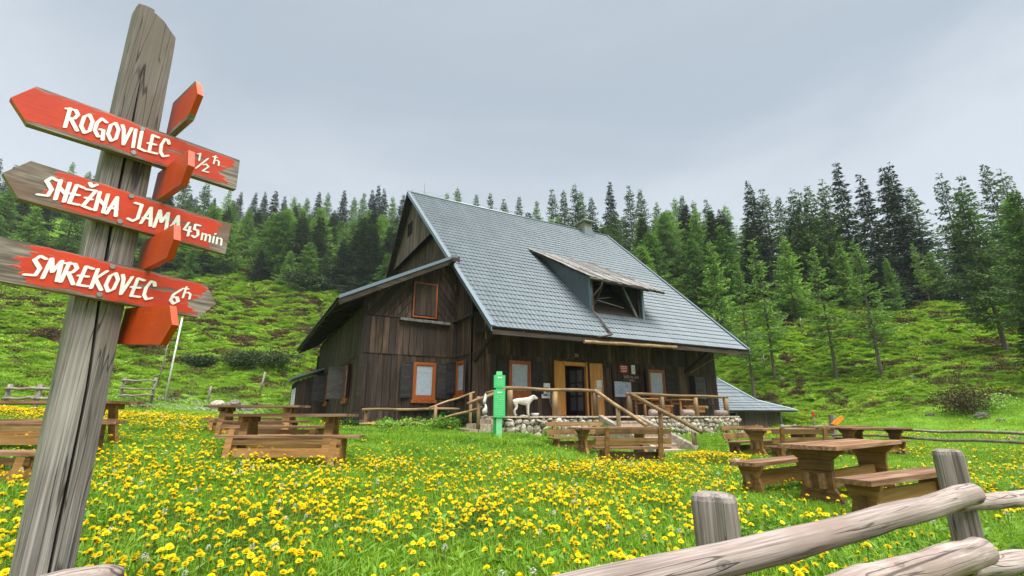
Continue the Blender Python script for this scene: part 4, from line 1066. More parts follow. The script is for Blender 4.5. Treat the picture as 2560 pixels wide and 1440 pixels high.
for a, b, c, d in ((0, .1, 0, 1.9), (.75, .85, 0, 1.9), (.1, .75, 1.8, 1.9), (.1, .75, 0, .18), (.38, .47, .18, 1.8), (.1, .75, .72, .80), (.1, .75, 1.26, 1.32)): Dx(a, b, c, d, mb=mb)
dr.data = mb.mesh('door', M['door_brown'])
for a in (.1, .47):
    for c, d in ((.18, .72), (.8, 1.26), (1.32, 1.8)): part('pane', Dx(a, a + .28, c, d, .02, .028, MB()), M['glass'], dr)
part('handle', MB().tube([o0 + dd * .8 + V((0, 0, .95)) - nn_ * .04, o0 + dd * .68 + V((0, 0, .95)) - nn_ * .04], .012, 6), M['metal'], dr)
def ywleaf(p, d_, wd):
    p = V(p); d_ = V(d_).normalized(); n_ = V((d_.y, -d_.x, 0))
    lf = part('door_leaf', MB().prism([p + V((0, 0, 1.06)), p + d_ * wd + V((0, 0, 1.06)), p + d_ * wd + V((0, 0, 3.13)), p + V((0, 0, 3.13))], n_ * .03), M['yellow_wood'], label=None)
    k = 5
    for i in range(k):
        a, b = i / k * wd + .004, (i + 1) / k * wd - .004
        for sg, hh in ((1, .035), (-1, -.012)):
            part('plank', MB().prism([p + d_ * a + V((0, 0, 1.08)) + n_ * hh * 1.0, p + d_ * b + V((0, 0, 1.08)) + n_ * hh, p + d_ * b + V((0, 0, 3.11)) + n_ * hh, p + d_ * a + V((0, 0, 3.11)) + n_ * hh], n_ * .008 * sg), M['yellow_wood'], lf)
    return lf
l1 = ywleaf((-.52, -.1, 0), (-1, -.35, 0), .56)
l2 = ywleaf((.78, -.1, 0), (1, -.25, 0), .56)
part('door', MB().box(1.47, 1.91, -.04, 0.02, 1.06, 3.02).box(1.86, 1.93, -.06, .02, 1.06, 3.05), M['dark_plank'], label='narrow dark side door right of the entrance')
part('mullion', MB().box(1.66, 1.69, -.05, .0, 1.1, 3.0), M['dark_beam'])

# notices, signs and number on the front wall (things of their own)
def hthing(name, label, cat, group=None): return empty(name, label, cat, HO, TH, group)
GLY = {
 'R': (.55, [[(0, 0), (.1, 1)], [(-.06, .93), (.36, 1), (.5, .8), (.36, .56), (.1, .5)], [(.2, .5), (.56, 0)]]),
 'O': (.5, [[(.3, 1), (.08, .8), (0, .3), (.2, 0), (.42, .18), (.5, .7), (.3, 1)]]),
 'G': (.5, [[(.52, .88), (.26, 1), (.06, .7), (0, .3), (.2, .02), (.42, .1), (.42, .42), (.26, .42)], [(.42, .2), (.44, -.08)]]),
 'V': (.48, [[(0, 1), (.1, .8), (.18, 0), (.5, 1)]]),
 'I': (.14, [[(.08, 1), (.05, 0)]]),
 'L': (.42, [[(.12, 1), (.06, .05), (.44, 0)]]),
 'E': (.48, [[(.5, .96), (.16, 1), (.06, .02), (.5, .05)], [(-.04, .48), (.38, .52)]]),
 'C': (.48, [[(.5, .8), (.42, .98), (.24, 1), (.06, .6), (.06, .2), (.24, 0), (.5, .12)]]),
 'S': (.48, [[(.52, .92), (.26, 1), (.08, .76), (.4, .42), (.32, .06), (-.1, .0)]]),
 'N': (.46, [[(.02, 1), (.04, 0)], [(.02, .66), (.44, .36)], [(.44, 1), (.44, 0)]]),
 'Z': (.48, [[(0, .93), (.46, 1), (.06, .05), (.5, 0)], [(.08, .5), (.38, .5)]]),
 'A': (.5, [[(0, 0), (.3, 1), (.48, 0)], [(.06, .34), (.44, .38)]]),
 'J': (.42, [[(.1, 1), (.42, 1), (.38, .2), (.18, 0), (-.05, .06)]]),
 'M': (.62, [[(0, 0), (.1, 1), (.3, .38), (.54, 1), (.62, 0)]]),
 'K': (.5, [[(.08, 1), (.03, 0)], [(.52, 1), (.1, .5), (.52, 0)]]),
 '1': (.2, [[(-.02, .8), (.14, 1), (.12, 0)]]), '2': (.42, [[(0, .8), (.2, 1), (.4, .76), (0, 0), (.44, .05)]]),
 '3': (.42, [[(0, .95), (.25, 1), (.38, .78), (.18, .55), (.4, .28), (.22, 0), (-.02, .08)]]),
 '4': (.48, [[(.25, 1), (0, .4), (.5, .38)], [(.38, .72), (.35, 0)]]),
 '5': (.44, [[(.46, 1), (.1, 1), (.08, .6), (.34, .6), (.42, .26), (.2, 0), (0, .1)]]),
 '6': (.42, [[(.4, 1), (.1, .6), (.02, .2), (.2, 0), (.4, .2), (.3, .45), (.06, .4)]]),
 '7': (.42, [[(0, 1), (.45, 1), (.15, 0)]]),
 '8': (.42, [[(.22, .55), (.02, .8), (.22, 1), (.4, .8), (.22, .55), (0, .25), (.2, 0), (.42, .25), (.22, .55)]]),
 'h': (.36, [[(.08, 1), (.02, 0)], [(.03, .42), (.24, .56), (.36, .42), (.36, 0)], [(-.08, .8), (.2, .86)]]),
 'm': (.58, [[(0, .6), (.02, 0)], [(.02, .5), (.2, .62), (.26, .5), (.26, 0)], [(.26, .5), (.46, .62), (.54, .5), (.56, 0)]]),
 'i': (.12, [[(.04, .6), (.05, 0)], [(.08, .82), (.12, .9)]]), 'n': (.36, [[(0, .6), (.02, 0)], [(.02, .48), (.22, .62), (.32, .5), (.34, 0)]]),
 'e': (.34, [[(.02, .3), (.32, .34), (.2, .58), (.02, .32), (.14, 0), (.34, .08)]]), 'a': (.34, [[(.3, .55), (.06, .45), (.04, .1), (.3, .12)], [(.3, .58), (.33, 0)]]),
 '/': (.4, [[(0, 0), (.42, 1)]]), ' ': (.3, [])}
def hull(pts):
    pts = sorted(set((round(a, 6), round(b, 6)) for a, b in pts)); 
    def half(ps):
        h_ = []
        for p in ps:
            while len(h_) > 1 and (h_[-1][0] - h_[-2][0]) * (p[1] - h_[-2][1]) - (h_[-1][1] - h_[-2][1]) * (p[0] - h_[-2][0]) <= 0: h_.pop()
            h_.append(p)
        return h_
    a = half(pts); b = half(pts[::-1]); return a[:-1] + b[:-1]
def lettering(mb, text, org, ud, vd, nd, height, width=None, pen=.16, shear=0.0, gap=.16, mi=0, nib=True):
    """brush lettering: nib swept along strokes; laid on org + ud*x + vd*y"""
    org = V(org); ud = V(ud).normalized(); vd = V(vd).normalized(); nd = V(nd).normalized()
    x = 0; strokes = []
    for ch_ in text:
        extra = None
        g = {'Ž': 'Z', 'Č': 'C'}.get(ch_, ch_)
        w_, st = GLY[g]
        st = [list(s) for s in st]
        if ch_ in 'ŽČ': st.append([(.08, 1.30), (.22, 1.14), (.42, 1.32)])
        for s in st: strokes.append([(x + px_, py_) for px_, py_ in s])
        x += w_ + gap
    tot = x - gap
    sx_ = (width / tot) if width else height
    e = 0
    pw = pen * height
    base = [(math.cos(a), math.sin(a)) for a in [k * math.pi / 4 for k in range(8)]]
    ca, sa = math.cos(R(28)), math.sin(R(28))
    nb = [(c * pw * .5 * ca - s * pw * (.26 if nib else .5) * sa, c * pw * .5 * sa + s * pw * (.26 if nib else .5) * ca) for c, s in base]
    for st in strokes:
        for (x0, y0), (x1, y1) in zip(st[:-1], st[1:]):
            a = ((x0) * sx_ + y0 * height * shear, y0 * height); b = ((x1) * sx_ + y1 * height * shear, y1 * height)
            hp = hull([(a[0] + p[0], a[1] + p[1]) for p in nb] + [(b[0] + p[0], b[1] + p[1]) for p in nb])
            off = nd * (.0012 + e * .00006); e += 1
            mb.poly([org + ud * p[0] + vd * p[1] + off for p in hp], mi)
    return mb
def wallboard(name, label, cat, s0, s1, z0, z1, mat, y=-.09, th=.02):
    t = hthing(name, label, cat); obj('board', MB().box(s0, s1, y - th, y, z0, z1), mat, t); return t, y - th - .002
def lines(mb, s0, s1, z0, z1, n, y, seed=0, hgt=.4):
    r = random.Random(seed); h = (z1 - z0) / n
    for i in range(n):
        z_ = z1 - (i + .5) * h; x = s0
        while x < s1 - .02:
            l_ = min(r.uniform(.03, .10), s1 - x); mb.poly([(x, y, z_ - h * hgt / 2), (x + l_, y, z_ - h * hgt / 2), (x + l_, y, z_ + h * hgt / 2), (x, y, z_ + h * hgt / 2)]); x += l_ + .018
    return mb
t, y = wallboard('red_sign', 'small red sign with white writing high on the wall right of the door', 'sign', 2.38, 2.84, 2.82, 3.14, M['red_sign'])
obj('print', lines(lines(MB(), 2.44, 2.78, 2.98, 3.11, 2, y, 3, .5), 2.46, 2.76, 2.85, 2.96, 2, y, 4, .45), M['letter_white'], t)
t, y = wallboard('white_sign', 'narrow white notice beside the small red sign', 'sign', 3.04, 3.24, 2.79, 3.17, M['white'])
obj('print', MB().poly([(3.12, y, 2.9), (3.17, y, 2.9), (3.17, y, 2.97), (3.12, y, 2.97)]).poly([(3.12, y, 3.04), (3.17, y, 3.04), (3.17, y, 3.1), (3.12, y, 3.1)]), M['metal'], t)
t, y = wallboard('name_sign', 'dark board with the carved hut name in pale letters', 'sign', 2.5, 3.6, 2.42, 2.78, M['dark_plank'])
mb = MB(); lettering(mb, 'KOČA NA LOKI', (2.60, y, 2.61), X, (0, 0, 1), (0, -1, 0), .085, .82, pen=.19, nib=False); lettering(mb, '1876', (2.9, y, 2.47), X, (0, 0, 1), (0, -1, 0), .085, .24, pen=.19, nib=False)
obj('lettering', mb, M['letter_cream'], t)
t, y = wallboard('map_board', 'pale blue square map board on the wall below the hut name', 'map board', 2.05, 2.95, 1.82, 2.45, M['map_print'])
obj('print', MB().poly([(2.2, y, 1.95), (2.5, y, 1.93), (2.6, y, 2.1), (2.35, y, 2.25)]).poly([(2.6, y, 2.2), (2.85, y, 2.15), (2.8, y, 2.35), (2.65, y, 2.36)]), plain('darker map print', (.33, .38, .5), .5, .3, 0, .25, 25), t)
t, y = wallboard('notice_board', 'small white notice board left of the yellow door leaf', 'notice', -1.56, -1.18, 1.70, 2.26, M['white'], y=-.12)
obj('print', MB().poly([(-1.5, y, 1.95), (-1.25, y, 1.95), (-1.25, y, 2.1), (-1.5, y, 2.1)]).poly([(-1.48, y, 1.78), (-1.3, y, 1.78), (-1.3, y, 1.86), (-1.48, y, 1.86)]), M['stone_dark'], t)
t, y = wallboard('number_plate', 'tiny brown house number plate above the door', 'house number', .0, .26, 3.32, 3.5, M['door_brown'], y=-.12)
mb = MB(); lettering(mb, '34', (.05, y, 3.36), X, (0, 0, 1), (0, -1, 0), .10, .15, pen=.19, nib=False); obj('lettering', mb, M['letter_cream'], t)
t = hthing('paper_notices', 'white paper notices pinned to the right yellow door leaf', 'notice')
q = V((.93, -.16, 0)); dq = V((1, -.25, 0)).normalized(); nq = V((-.25, -1, 0)).normalized()
mb = MB()
for a, b, c, d, e_ in ((.0, .28, 2.0, 2.42, 0), (.04, .30, 1.78, 2.12, .004), (.1, .32, 2.15, 2.45, .008)):
    mb.poly([q + dq * a + V((0, 0, c)) + nq * (.02 + e_), q + dq * b + V((0, 0, c)) + nq * (.02 + e_), q + dq * b + V((0, 0, d)) + nq * (.02 + e_), q + dq * a + V((0, 0, d)) + nq * (.02 + e_)])
obj('sheet', mb, M['paper'], t)

# outhouse lean-to at the far left corner
oh = empty('outhouse', 'small dark lean-to shed against the back of the left side wall', 'shed', HO, TH)
obj('wall', MB().box(-9.25, -8.06, 10.2, 13.6, .5, 2.72), M['dark_solid'], oh)
for k in range(6): obj('plank', MB().box(-9.25 + k * .2, -9.06 + k * .2, 10.15, 10.19, .6, 2.75 + k * .075), M['dark_plank'], oh)
obj('roof', MB().prism([(-9.5, 9.9, 2.80), (-8.04, 9.9, 3.32), (-8.04, 9.9, 3.42), (-9.5, 9.9, 2.90)], (0, 4.0, 0)), M['fascia'], oh)
for k in range(2): obj('window', MB().box(-9.30, -9.26, 10.5 + k * 1.3, 11.2 + k * 1.3, 1.5, 2.4), M['paper'], oh)

# ------------------------------------------------------------------ terrace, walls of stones, steps
def stone(seed, a, b, c):
    r = random.Random(seed); mb = MB(); n = 7; vs = []
    rows = [-.9, -.45, .1, .6, .95]
    for i, zz in enumerate(rows):
        rr = math.sqrt(max(.05, 1 - zz * zz)) ** .6
        for j in range(n):
            t_ = 6.283 * j / n + r.uniform(-.2, .2); q = rr * r.uniform(.8, 1.12)
            vs.append((a * q * math.cos(t_), b * q * math.sin(t_), c * (zz + r.uniform(-.08, .08))))
    fs = [(i * n + j, i * n + (j + 1) % n, (i + 1) * n + (j + 1) % n, (i + 1) * n + j) for i in range(len(rows) - 1) for j in range(n)] + [tuple(range(n - 1, -1, -1)), tuple(range((len(rows) - 1) * n, len(rows) * n))]
    return mb.add(vs, fs)
stones = [stone(i, .5, .5, .5).mesh('stone', M['stone'], False) for i in range(9)]
tw = hthing('terrace', 'raised terrace of pale rough stones along the front of the hut', 'terrace')
tw_core = obj('core', MB().box(-4.3, -.78, -2.36, -.02, .0, 1.0).box(-.78, .93, -2.36, -.02, .3, 1.0).box(.93, 6.5, -2.36, -.02, -.2, 1.0), M['mortar'], tw)
obj('floor_slab', MB().box(-4.36, 6.5, -2.5, -.03, 1.0, 1.05), M['concrete'], tw)
def stonewall(parent, u0, u1, zlo, zhi, P, seed, mean=.2, maxn=400):
    r = random.Random(seed); z = zlo; n = 0
    while z < zhi - .04:
        h = r.uniform(.11, .24); h = min(h, zhi - z)
        u = u0 + r.uniform(-.1, 0)
        while u < u1:
            w_ = r.uniform(.12, .34) * (1.3 if r.random() < .15 else 1); 
            o = bpy.data.objects.new('stone', stones[r.randrange(9)]); COL.objects.link(o); o.parent = parent
            p = P(u + w_ / 2, z + h / 2); o.location = p[0] + V((r.uniform(-.01, .01), r.uniform(-.05, .05), r.uniform(-.035, .035))); o.rotation_euler = (r.uniform(-.4, .4), r.uniform(-.6, .6), p[1] + r.uniform(-.25, .25))
            o.scale = (w_ * r.uniform(.9, 1.15), .28, h * r.uniform(.9, 1.35)); u += w_ * .97; n += 1
        z += h * .92
    return n
stonewall(tw, -4.25, -.82, .38, 1.0, lambda u, z: (V((u, -2.38, z)), 0), 5)
stonewall(tw, .98, 6.5, .25, 1.0, lambda u, z: (V((u, -2.38, z)), 0), 6)
stonewall(tw, 0.0, 1.6, .45, 1.0, lambda u, z: (V((-4.28, -2.3 + u, z)), math.pi / 2), 7)
stonewall(tw, 0.0, 1.6, .35, 1.0, lambda u, z: (V((6.5, -2.3 + u, z)), math.pi / 2), 8)
st = hthing('front_steps', 'worn concrete steps climbing from the meadow to the terrace gap', 'steps')
NST = 6
for i in range(NST):
    z1 = 1.0 - i * .165; b1_ = -2.5 - i * .36
    obj('step', MB().box(-.62, .86, b1_ - .38, b1_, -.25, z1 - .165).box(-.66, .84, b1_ - .40, b1_ + .02, z1 - .165 - .001, z1 - .165 + .05), M['concrete'], st)
for s_ in (-.80, .86):
    obj('side_wall', MB().prism([(s_, -2.5, 1.08), (s_, -4.95, .16), (s_, -4.95, -.3), (s_, -2.5, -.2)], (.18, 0, 0)), M['stone'], st)
ls = hthing('side_steps', 'low concrete block steps at the left end of the terrace', 'steps')
for i in range(4):
    obj('step', MB().box(-4.75 - i * .34, -4.34 - i * .34 if i else -4.37, -2.3, -1.25, .3, .96 - i * .145), M['concrete'], ls)

# ------------------------------------------------------------------ railings, log barrier
def railing(name, label, posts, rails, cat='railing', mat='log_brown', rp=.098, rr=.055, group=None):
    t = hthing(name, label, cat, group)
    for i, (p, q) in enumerate(posts): obj('post', MB().tube([p, V(p).lerp(V(q), .5), q], rp, 9, rough=.08, seed=i + len(label)), M[mat + '_z'] if mat == 'log_brown' else M['post_grey'], t, True)
    for i, r_ in enumerate(rails):
        n_ = 8; a, b = V(r_[0]), V(r_[1]); r0 = r_[2] if len(r_) > 2 else rr
        path = [a.lerp(b, k / n_) + V((0, 0, .012 * math.sin(k * 1.3 + i))) for k in range(n_ + 1)]
        obj('rail', MB().tube(path, r0, 9, rough=.12, seed=i + 3 * len(label)), M[mat], t, True)
    return t
zt = 1.05
railing('terrace_railing', 'round log railing on the left half of the terrace in front of the door', [((s, -2.3, zt), (s, -2.3, zt + .78)) for s in (-4.1, -2.42, -.75)], [((-4.45, -2.3, zt + .84), (-.66, -2.3, zt + .84)), ((-4.2, -2.25, zt + .80), (-4.25, -.9, zt + .74))])
railing('terrace_railing', 'round log railing on the right half of the terrace', [((s, -2.3, zt), (s, -2.3, zt + .70)) for s in (.80, 2.4, 4.22, 6.02)], [((.66, -2.3, zt + .77), (6.15, -2.3, zt + .75))], rr=.055)
railing('handrail', 'sloping plank handrail on the right side of the front steps', [((.98, -3.55, .3), (.98, -3.55, 1.25)), ((1.0, -4.85, -.1), (1.0, -4.85, .55))], [((.82, -2.3, zt + .78), (1.02, -5.15, .58), .07)], rp=.075)
railing('handrail', 'sloping plank handrail on the left side of the front steps', [((-.72, -3.4, .3), (-.72, -3.4, 1.3))], [((-.75, -2.3, zt + .84), (-.7, -4.6, .78), .062)], rp=.07)
railing('side_handrail', 'rough branch handrails beside the left terrace steps', [((-5.15, -2.25, .4), (-5.15, -2.25, 1.62)), ((-4.9, -1.1, .4), (-4.9, -1.1, 1.75)), ((-6.1, -1.15, .4), (-6.1, -1.15, 1.35))],
        [((-4.3, -2.35, 1.84), (-5.55, -2.35, 1.40), .05), ((-4.75, -1.05, 1.80), (-6.3, -1.15, 1.30), .032), ((-5.0, -2.2, 1.30), (-6.2, -1.2, .90), .036)], rp=.055)
railing('log_fence', 'low log fence in front of the lean-to wing', [((-8.0, .05, .4), (-7.95, .05, 1.22)), ((-4.98, .05, .4), (-4.93, .05, 1.25))], [((-8.1, -.03, 1.24), (-4.85, -.03, 1.28), .045), ((-8.15, -.03, .80), (-4.95, -.03, .84), .045)], cat='fence', rp=.05)
for i, (s0, s1) in enumerate(((1.75, 2.3), (3.45, 4.0), (5.35, 5.95))):
    t = hthing('planter_log', ['short cut log lying on the terrace edge by the first right railing post', 'short cut log lying on the terrace edge in the middle of the right railing', 'short cut log lying on the terrace edge by the last railing post'][i], 'log')
    obj('log', MB().tube([(s0, -2.32, 1.17), ((s0 + s1) / 2, -2.3, 1.175), (s1, -2.3, 1.17)], .115, 12, rough=.1, seed=i), M['log_grey'], t, True)
# terrace furniture by the wall
def terrace_table(s0, label):
    t = hthing('terrace_table', label, 'table')
    obj('table_top', MB().box(s0, s0 + 1.1, -1.25, -.6, 1.70, 1.745), M['bench_side'], t)
    for s_ in (s0 + .1, s0 + .95): obj('leg', MB().box(s_, s_ + .06, -1.2, -1.14, 1.05, 1.70).box(s_, s_ + .06, -.7, -.64, 1.05, 1.70).box(s_ + .01, s_ + .05, -1.14, -.7, 1.52, 1.60), M['bench_side'], t)
    obj('bench_seat', MB().box(s0 - .05, s0 + 1.1, -1.75, -1.48, 1.42, 1.46), M['bench_side'], t)
    obj('apron', MB().box(s0, s0 + 1.05, -1.62, -1.58, 1.2, 1.40), M['bench_side'], t)
terrace_table(2.5, 'wooden table with bench seen behind the sloping handrail'); terrace_table(4.5, 'second wooden table with bench near the right window')
railing('terrace_bench', 'grey rough bench board against the right end wall', [], [((6.2, -.5, 1.42), (7.1, -.5, 1.42), .06)], cat='bench', mat='log_grey')
# hiking poles leaning by the notice
t = hthing('hiking_poles', 'bundle of hiking poles leaning on the wall left of the yellow door leaf', 'hiking poles')
for i in range(4):
    a = -1.30 + i * .07
    obj('pole', MB().tube([(a + .03 * i, -.62, 1.06), (a - .08, -.16, 2.02)], .011, 6), M['metal'], t); obj('grip', MB().tube([(a - .075, -.165, 1.93), (a - .085, -.15, 2.07)], .02, 6), M['door_brown'], t)
t = hthing('bowl', 'small white bowl on the terrace floor behind the dog', 'bowl'); obj('bowl_body', MB().tube([(-2.95, -1.9, 1.05), (-2.95, -1.9, 1.10), (-2.95, -1.9, 1.14)], [.09, .13, .14], 12), M['white'], t, True)
t = hthing('plastic_bag', 'white plastic bag hanging from the log rail left of the green post', 'bag')
b_ = MB(); c_ = V((-5.0, -2.42, 1.50)); 
for k_ in range(2):
    b_.tube([c_ + V((0, 0, .20 - .3 * k_)), c_ + V((.02, 0, .1 - .3 * k_)), c_ + V((-.02, -.02, -.02 - .3 * k_)), c_ + V((-.05, 0, -.12 - .28 * k_))], [.012, .03, .045 + .02 * k_, .02], 9, rough=.9, seed=k_)
obj('bag_body', b_, M['white'], t, True)

# dog
def dog():
    root = empty('dog', 'large white dog standing on the terrace looking right', 'dog', HW(-3.42, -1.95, 1.05), TH); root.scale = (.80, .80, .82)
    J = {}; vs = []; es = []; rad = []
    def v(n_, p, r_, par=None):
        J[n_] = len(vs); vs.append(p); rad.append(r_)
        if par is not None: es.append((J[par], J[n_]))
    v('pel', (-.34, 0, .58), .125); v('bel', (-.08, 0, .56), .13, 'pel'); v('che', (.18, 0, .56), .15, 'bel'); v('shd', (.30, 0, .62), .125, 'che')
    v('nk', (.42, 0, .70), .085, 'shd'); v('hd', (.52, 0, .74), .08, 'nk'); v('mz', (.63, 0, .695), .05, 'hd'); v('ns', (.70, 0, .67), .035, 'mz')
    v('t1', (-.47, 0, .60), .045, 'pel'); v('t2', (-.55, 0, .48), .05, 't1'); v('t3', (-.56, 0, .32), .035, 't2')
    for sd_, k_ in ((-1, 'a'), (1, 'b')):
        dx = .04 * sd_
        v('h1' + k_, (-.36 + dx, .09 * sd_, .46), .085, 'pel'); v('h2' + k_, (-.30 + dx, .1 * sd_, .33), .06, 'h1' + k_); v('h3' + k_, (-.42 + dx, .1 * sd_, .20), .036, 'h2' + k_); v('h4' + k_, (-.38 + dx, .1 * sd_, .04), .036, 'h3' + k_); v('h5' + k_, (-.32 + dx, .1 * sd_, .03), .035, 'h4' + k_)
        v('f1' + k_, (.22 + dx, .09 * sd_, .44), .07, 'che'); v('f2' + k_, (.21 + dx, .1 * sd_, .25), .045, 'f1' + k_); v('f3' + k_, (.22 + dx, .1 * sd_, .05), .036, 'f2' + k_); v('f4' + k_, (.28 + dx, .1 * sd_, .03), .036, 'f3' + k_)
        v('e1' + k_, (.49, .07 * sd_, .79), .03, 'hd'); v('e2' + k_, (.49, .11 * sd_, .71), .022, 'e1' + k_)
    me = bpy.data.meshes.new('body'); me.from_pydata(vs, es, []); me.materials.append(plain('white dog fur', (.62, .58, .52), .95, .1, 0, .15, 14))
    o = bpy.data.objects.new('body', me); COL.objects.link(o); o.parent = root
    md = o.modifiers.new('skin', 'SKIN'); md.use_smooth_shade = True
    for i, sv in enumerate(me.skin_vertices[0].data): sv.radius = (rad[i], rad[i]); sv.use_root = (i == 0)
    o.modifiers.new('sub', 'SUBSURF').render_levels = 2
    obj('nose', MB().tube([(.72, 0, .675), (.745, 0, .67)], [.02, .012], 8), M['dark_solid'], root, True)
    for s_ in (-1, 1): obj('eye', MB().tube([(.605, .045 * s_, .755), (.615, .05 * s_, .755)], [.012, .006], 6), M['dark_solid'], root, True)
dog()

# shrubs against the wing wall
def bush(name, label, x, y, z, rad, h, n, mat, size, seed, cat='shrub'):
    r = random.Random(seed); e = empty(name, label, cat, (x, y, z)); mb = MB(); stx = MB()
    for k_ in range(9):
        a = r.uniform(0, 6.28); stx.tube([(0, 0, -.1), (rad * .35 * math.cos(a), rad * .35 * math.sin(a), h * .5), (rad * .7 * math.cos(a), rad * .7 * math.sin(a), h * .8)], [.02, .012, .006], 5)
    lobes = [(r.uniform(-.6, .6) * rad, r.uniform(-.6, .6) * rad, r.uniform(.3, .7) * h, r.uniform(.35, .6)) for _ in range(9)]
    for i in range(n):
        lx, ly, lz, lr = lobes[r.randrange(9)]; a = r.uniform(0, 6.28); c = r.uniform(-1, 1); q = r.random() ** .4; s_ = math.sqrt(1 - c * c)
        p = V((lx + rad * lr * q * s_ * math.cos(a), ly + rad * lr * q * s_ * math.sin(a), max(.02, lz + h * lr * q * c)))
        d_ = V((r.uniform(-1, 1), r.uniform(-1, 1), r.uniform(-.3, .9))).normalized(); u_ = d_.cross(V((r.uniform(-1, 1), r.uniform(-1, 1), r.uniform(-1, 1)))).normalized(); ln = size * r.uniform(.6, 1.4)
        mb.poly([p, p + d_ * ln * .5 + u_ * ln * .28, p + d_ * ln, p + d_ * ln * .5 - u_ * ln * .28])
    obj('foliage', mb, M[mat], e); obj('stem', stx, M['bark'], e)
    return e
for i, (s_, b_, rd_, h_, lb) in enumerate(((-5.3, .5, .55, .62, 'leafy green shrub behind the right end of the low log fence'), (-6.2, .6, .5, .42, 'low green plants behind the middle of the low log fence'), (-7.3, .5, .5, .3, 'low weeds behind the left end of the low log fence'), (-4.75, -.3, .5, .62, 'bluish green shrub beside the side steps'), (-5.9, -1.6, .5, .42, 'weeds in front of the side steps'), (-7.2, -.6, .6, .28, 'spreading weeds in front of the low log fence'), (-8.4, .9, .5, .3, 'weeds at the left corner of the wing'), (-6.0, -.7, .55, .34, 'spreading weeds between log fence and side steps'))):
    p = HW(s_, b_); bush('shrub', lb, p.x, p.y, gz(p.x, p.y), rd_, h_, 700, 'grass_dark' if i % 3 else 'shrub', .09, i)
for i, (s_, lb) in enumerate(((-.9, 'fern tuft growing from the stone wall left of the steps'), (-1.6, 'small plant at the foot of the terrace wall'), (-2.9, 'weeds at the foot of the stone wall behind the green post'), (5.0, 'plant growing at the foot of the right stone wall'), (2.2, 'grass tuft on the slope right of the steps'))):
    p = HW(s_, -2.75); bush('plant', lb, p.x, p.y, max(gz(p.x, p.y), .5 if i < 1 else 0), .3, .34, 260, 'grass_dark', .09, 30 + i, 'plant')

# green info post
P = at(1247, 1088, 13.7); g0 = gz(P.x, P.y) - .02
t = empty('info_post', 'bright green information post with two text panels in front of the terrace', 'information post', (P.x, P.y, g0), R(8)); t.scale = (.82, .85, .93)
obj('post', MB().box(-.10, .10, -.07, .07, -.2, 2.0), M['green_pale'], t); obj('post_side', MB().box(-.19, -.103, -.05, .07, -.2, 1.4), M['green_dark'], t)
def panel(z0, z1, seed):
    p = obj('panel', MB().box(-.20, .20, -.115, -.075, z0, z1), M['green_light'], t)
    mb = lines(MB(), -.14, .16, z0 + .06, z1 - .13, max(3, int((z1 - z0) * 13)), -.118, seed, .38)
    obj('print', mb, M['green_pale'], p); obj('heading', lines(MB(), -.07, .08, z1 - .10, z1 - .04, 1, -.118, seed + 1, .7), M['letter_white'], p)
panel(.62, 1.43, 3); panel(1.50, 1.88, 4)
obj('tab', MB().box(-.13, .08, -.10, -.06, 1.88, 1.905).box(-.12, .08, -.10, -.06, 1.43, 1.5), M['green_light'], t)

# ------------------------------------------------------------------ picnic furniture
def fix(t, px, py, D, rz, z=None):
    P = at(px, py, D); t.location = (P.x, P.y, gz(P.x, P.y) if z is None else z); t.rotation_euler = (0, 0, rz); return t
def tabletop(t, L_, W_, z, n, mat='table_top', th=.045):
    for k in range(n):
        a = -W_ / 2 + W_ * k / n; b = a + W_ / n - .008; e0 = rnd.uniform(-.015, .015)
        obj('plank', MB().box(-L_ / 2 + e0, L_ / 2 + e0, a, b, z - th, z + rnd.uniform(-.002, .002)), M[mat], t)
def simple_table(label, group=None, L_=2.0, W_=.72, H=.76):
    t = empty('picnic_table', label, 'table', group=group)
    tabletop(t, L_, W_, H, 5)
    for sx_ in (-1, 1):
        x_ = sx_ * (L_ / 2 - .32)
        for sy in (-1, 1): obj('leg', MB().beam((x_, sy * .10, H - .06), (x_ + .02, sy * .27, -.08), .06, .13, (1, 0, 0)), M['bench_side'], t)
        obj('cross_beam', MB().box(x_ - .035, x_ + .035, -.3, .3, H - .13, H - .045), M['table_leg'], t)
    obj('stretcher', MB().box(-L_ / 2 + .32, L_ / 2 - .32, -.03, .03, .22, .40), M['bench_side'], t)
    return t
def simple_bench(label, group=None, L_=2.15, W_=.30, H=.46):
    t = empty('bench', label, 'bench', group=group)
    tabletop(t, L_, W_, H, 2, th=.04)
    for sx_ in (-1, 1):
        x_ = sx_ * (L_ / 2 - .30)
        obj('leg', MB().prism([(x_ - .03, -.12, H - .04), (x_ - .03, .12, H - .04), (x_ - .03, .15, -.1), (x_ - .03, -.15, -.1)], (.06, 0, 0)), M['table_leg'], t)
        obj('leg', MB().beam((x_ - .08, -.13, H - .05), (x_ - .10, -.17, -.05), .05, .10, (1, 0, 0)), M['bench_side'], t)
    obj('side_board', MB().box(-L_ / 2 + .3, L_ / 2 - .28, -.165, -.13, .15, .275), M['bench_side'], t); obj('side_board', MB().box(-L_ / 2 + .26, L_ / 2 - .28, -.15, -.12, .325, .40), M['bench_back'], t)
    return t
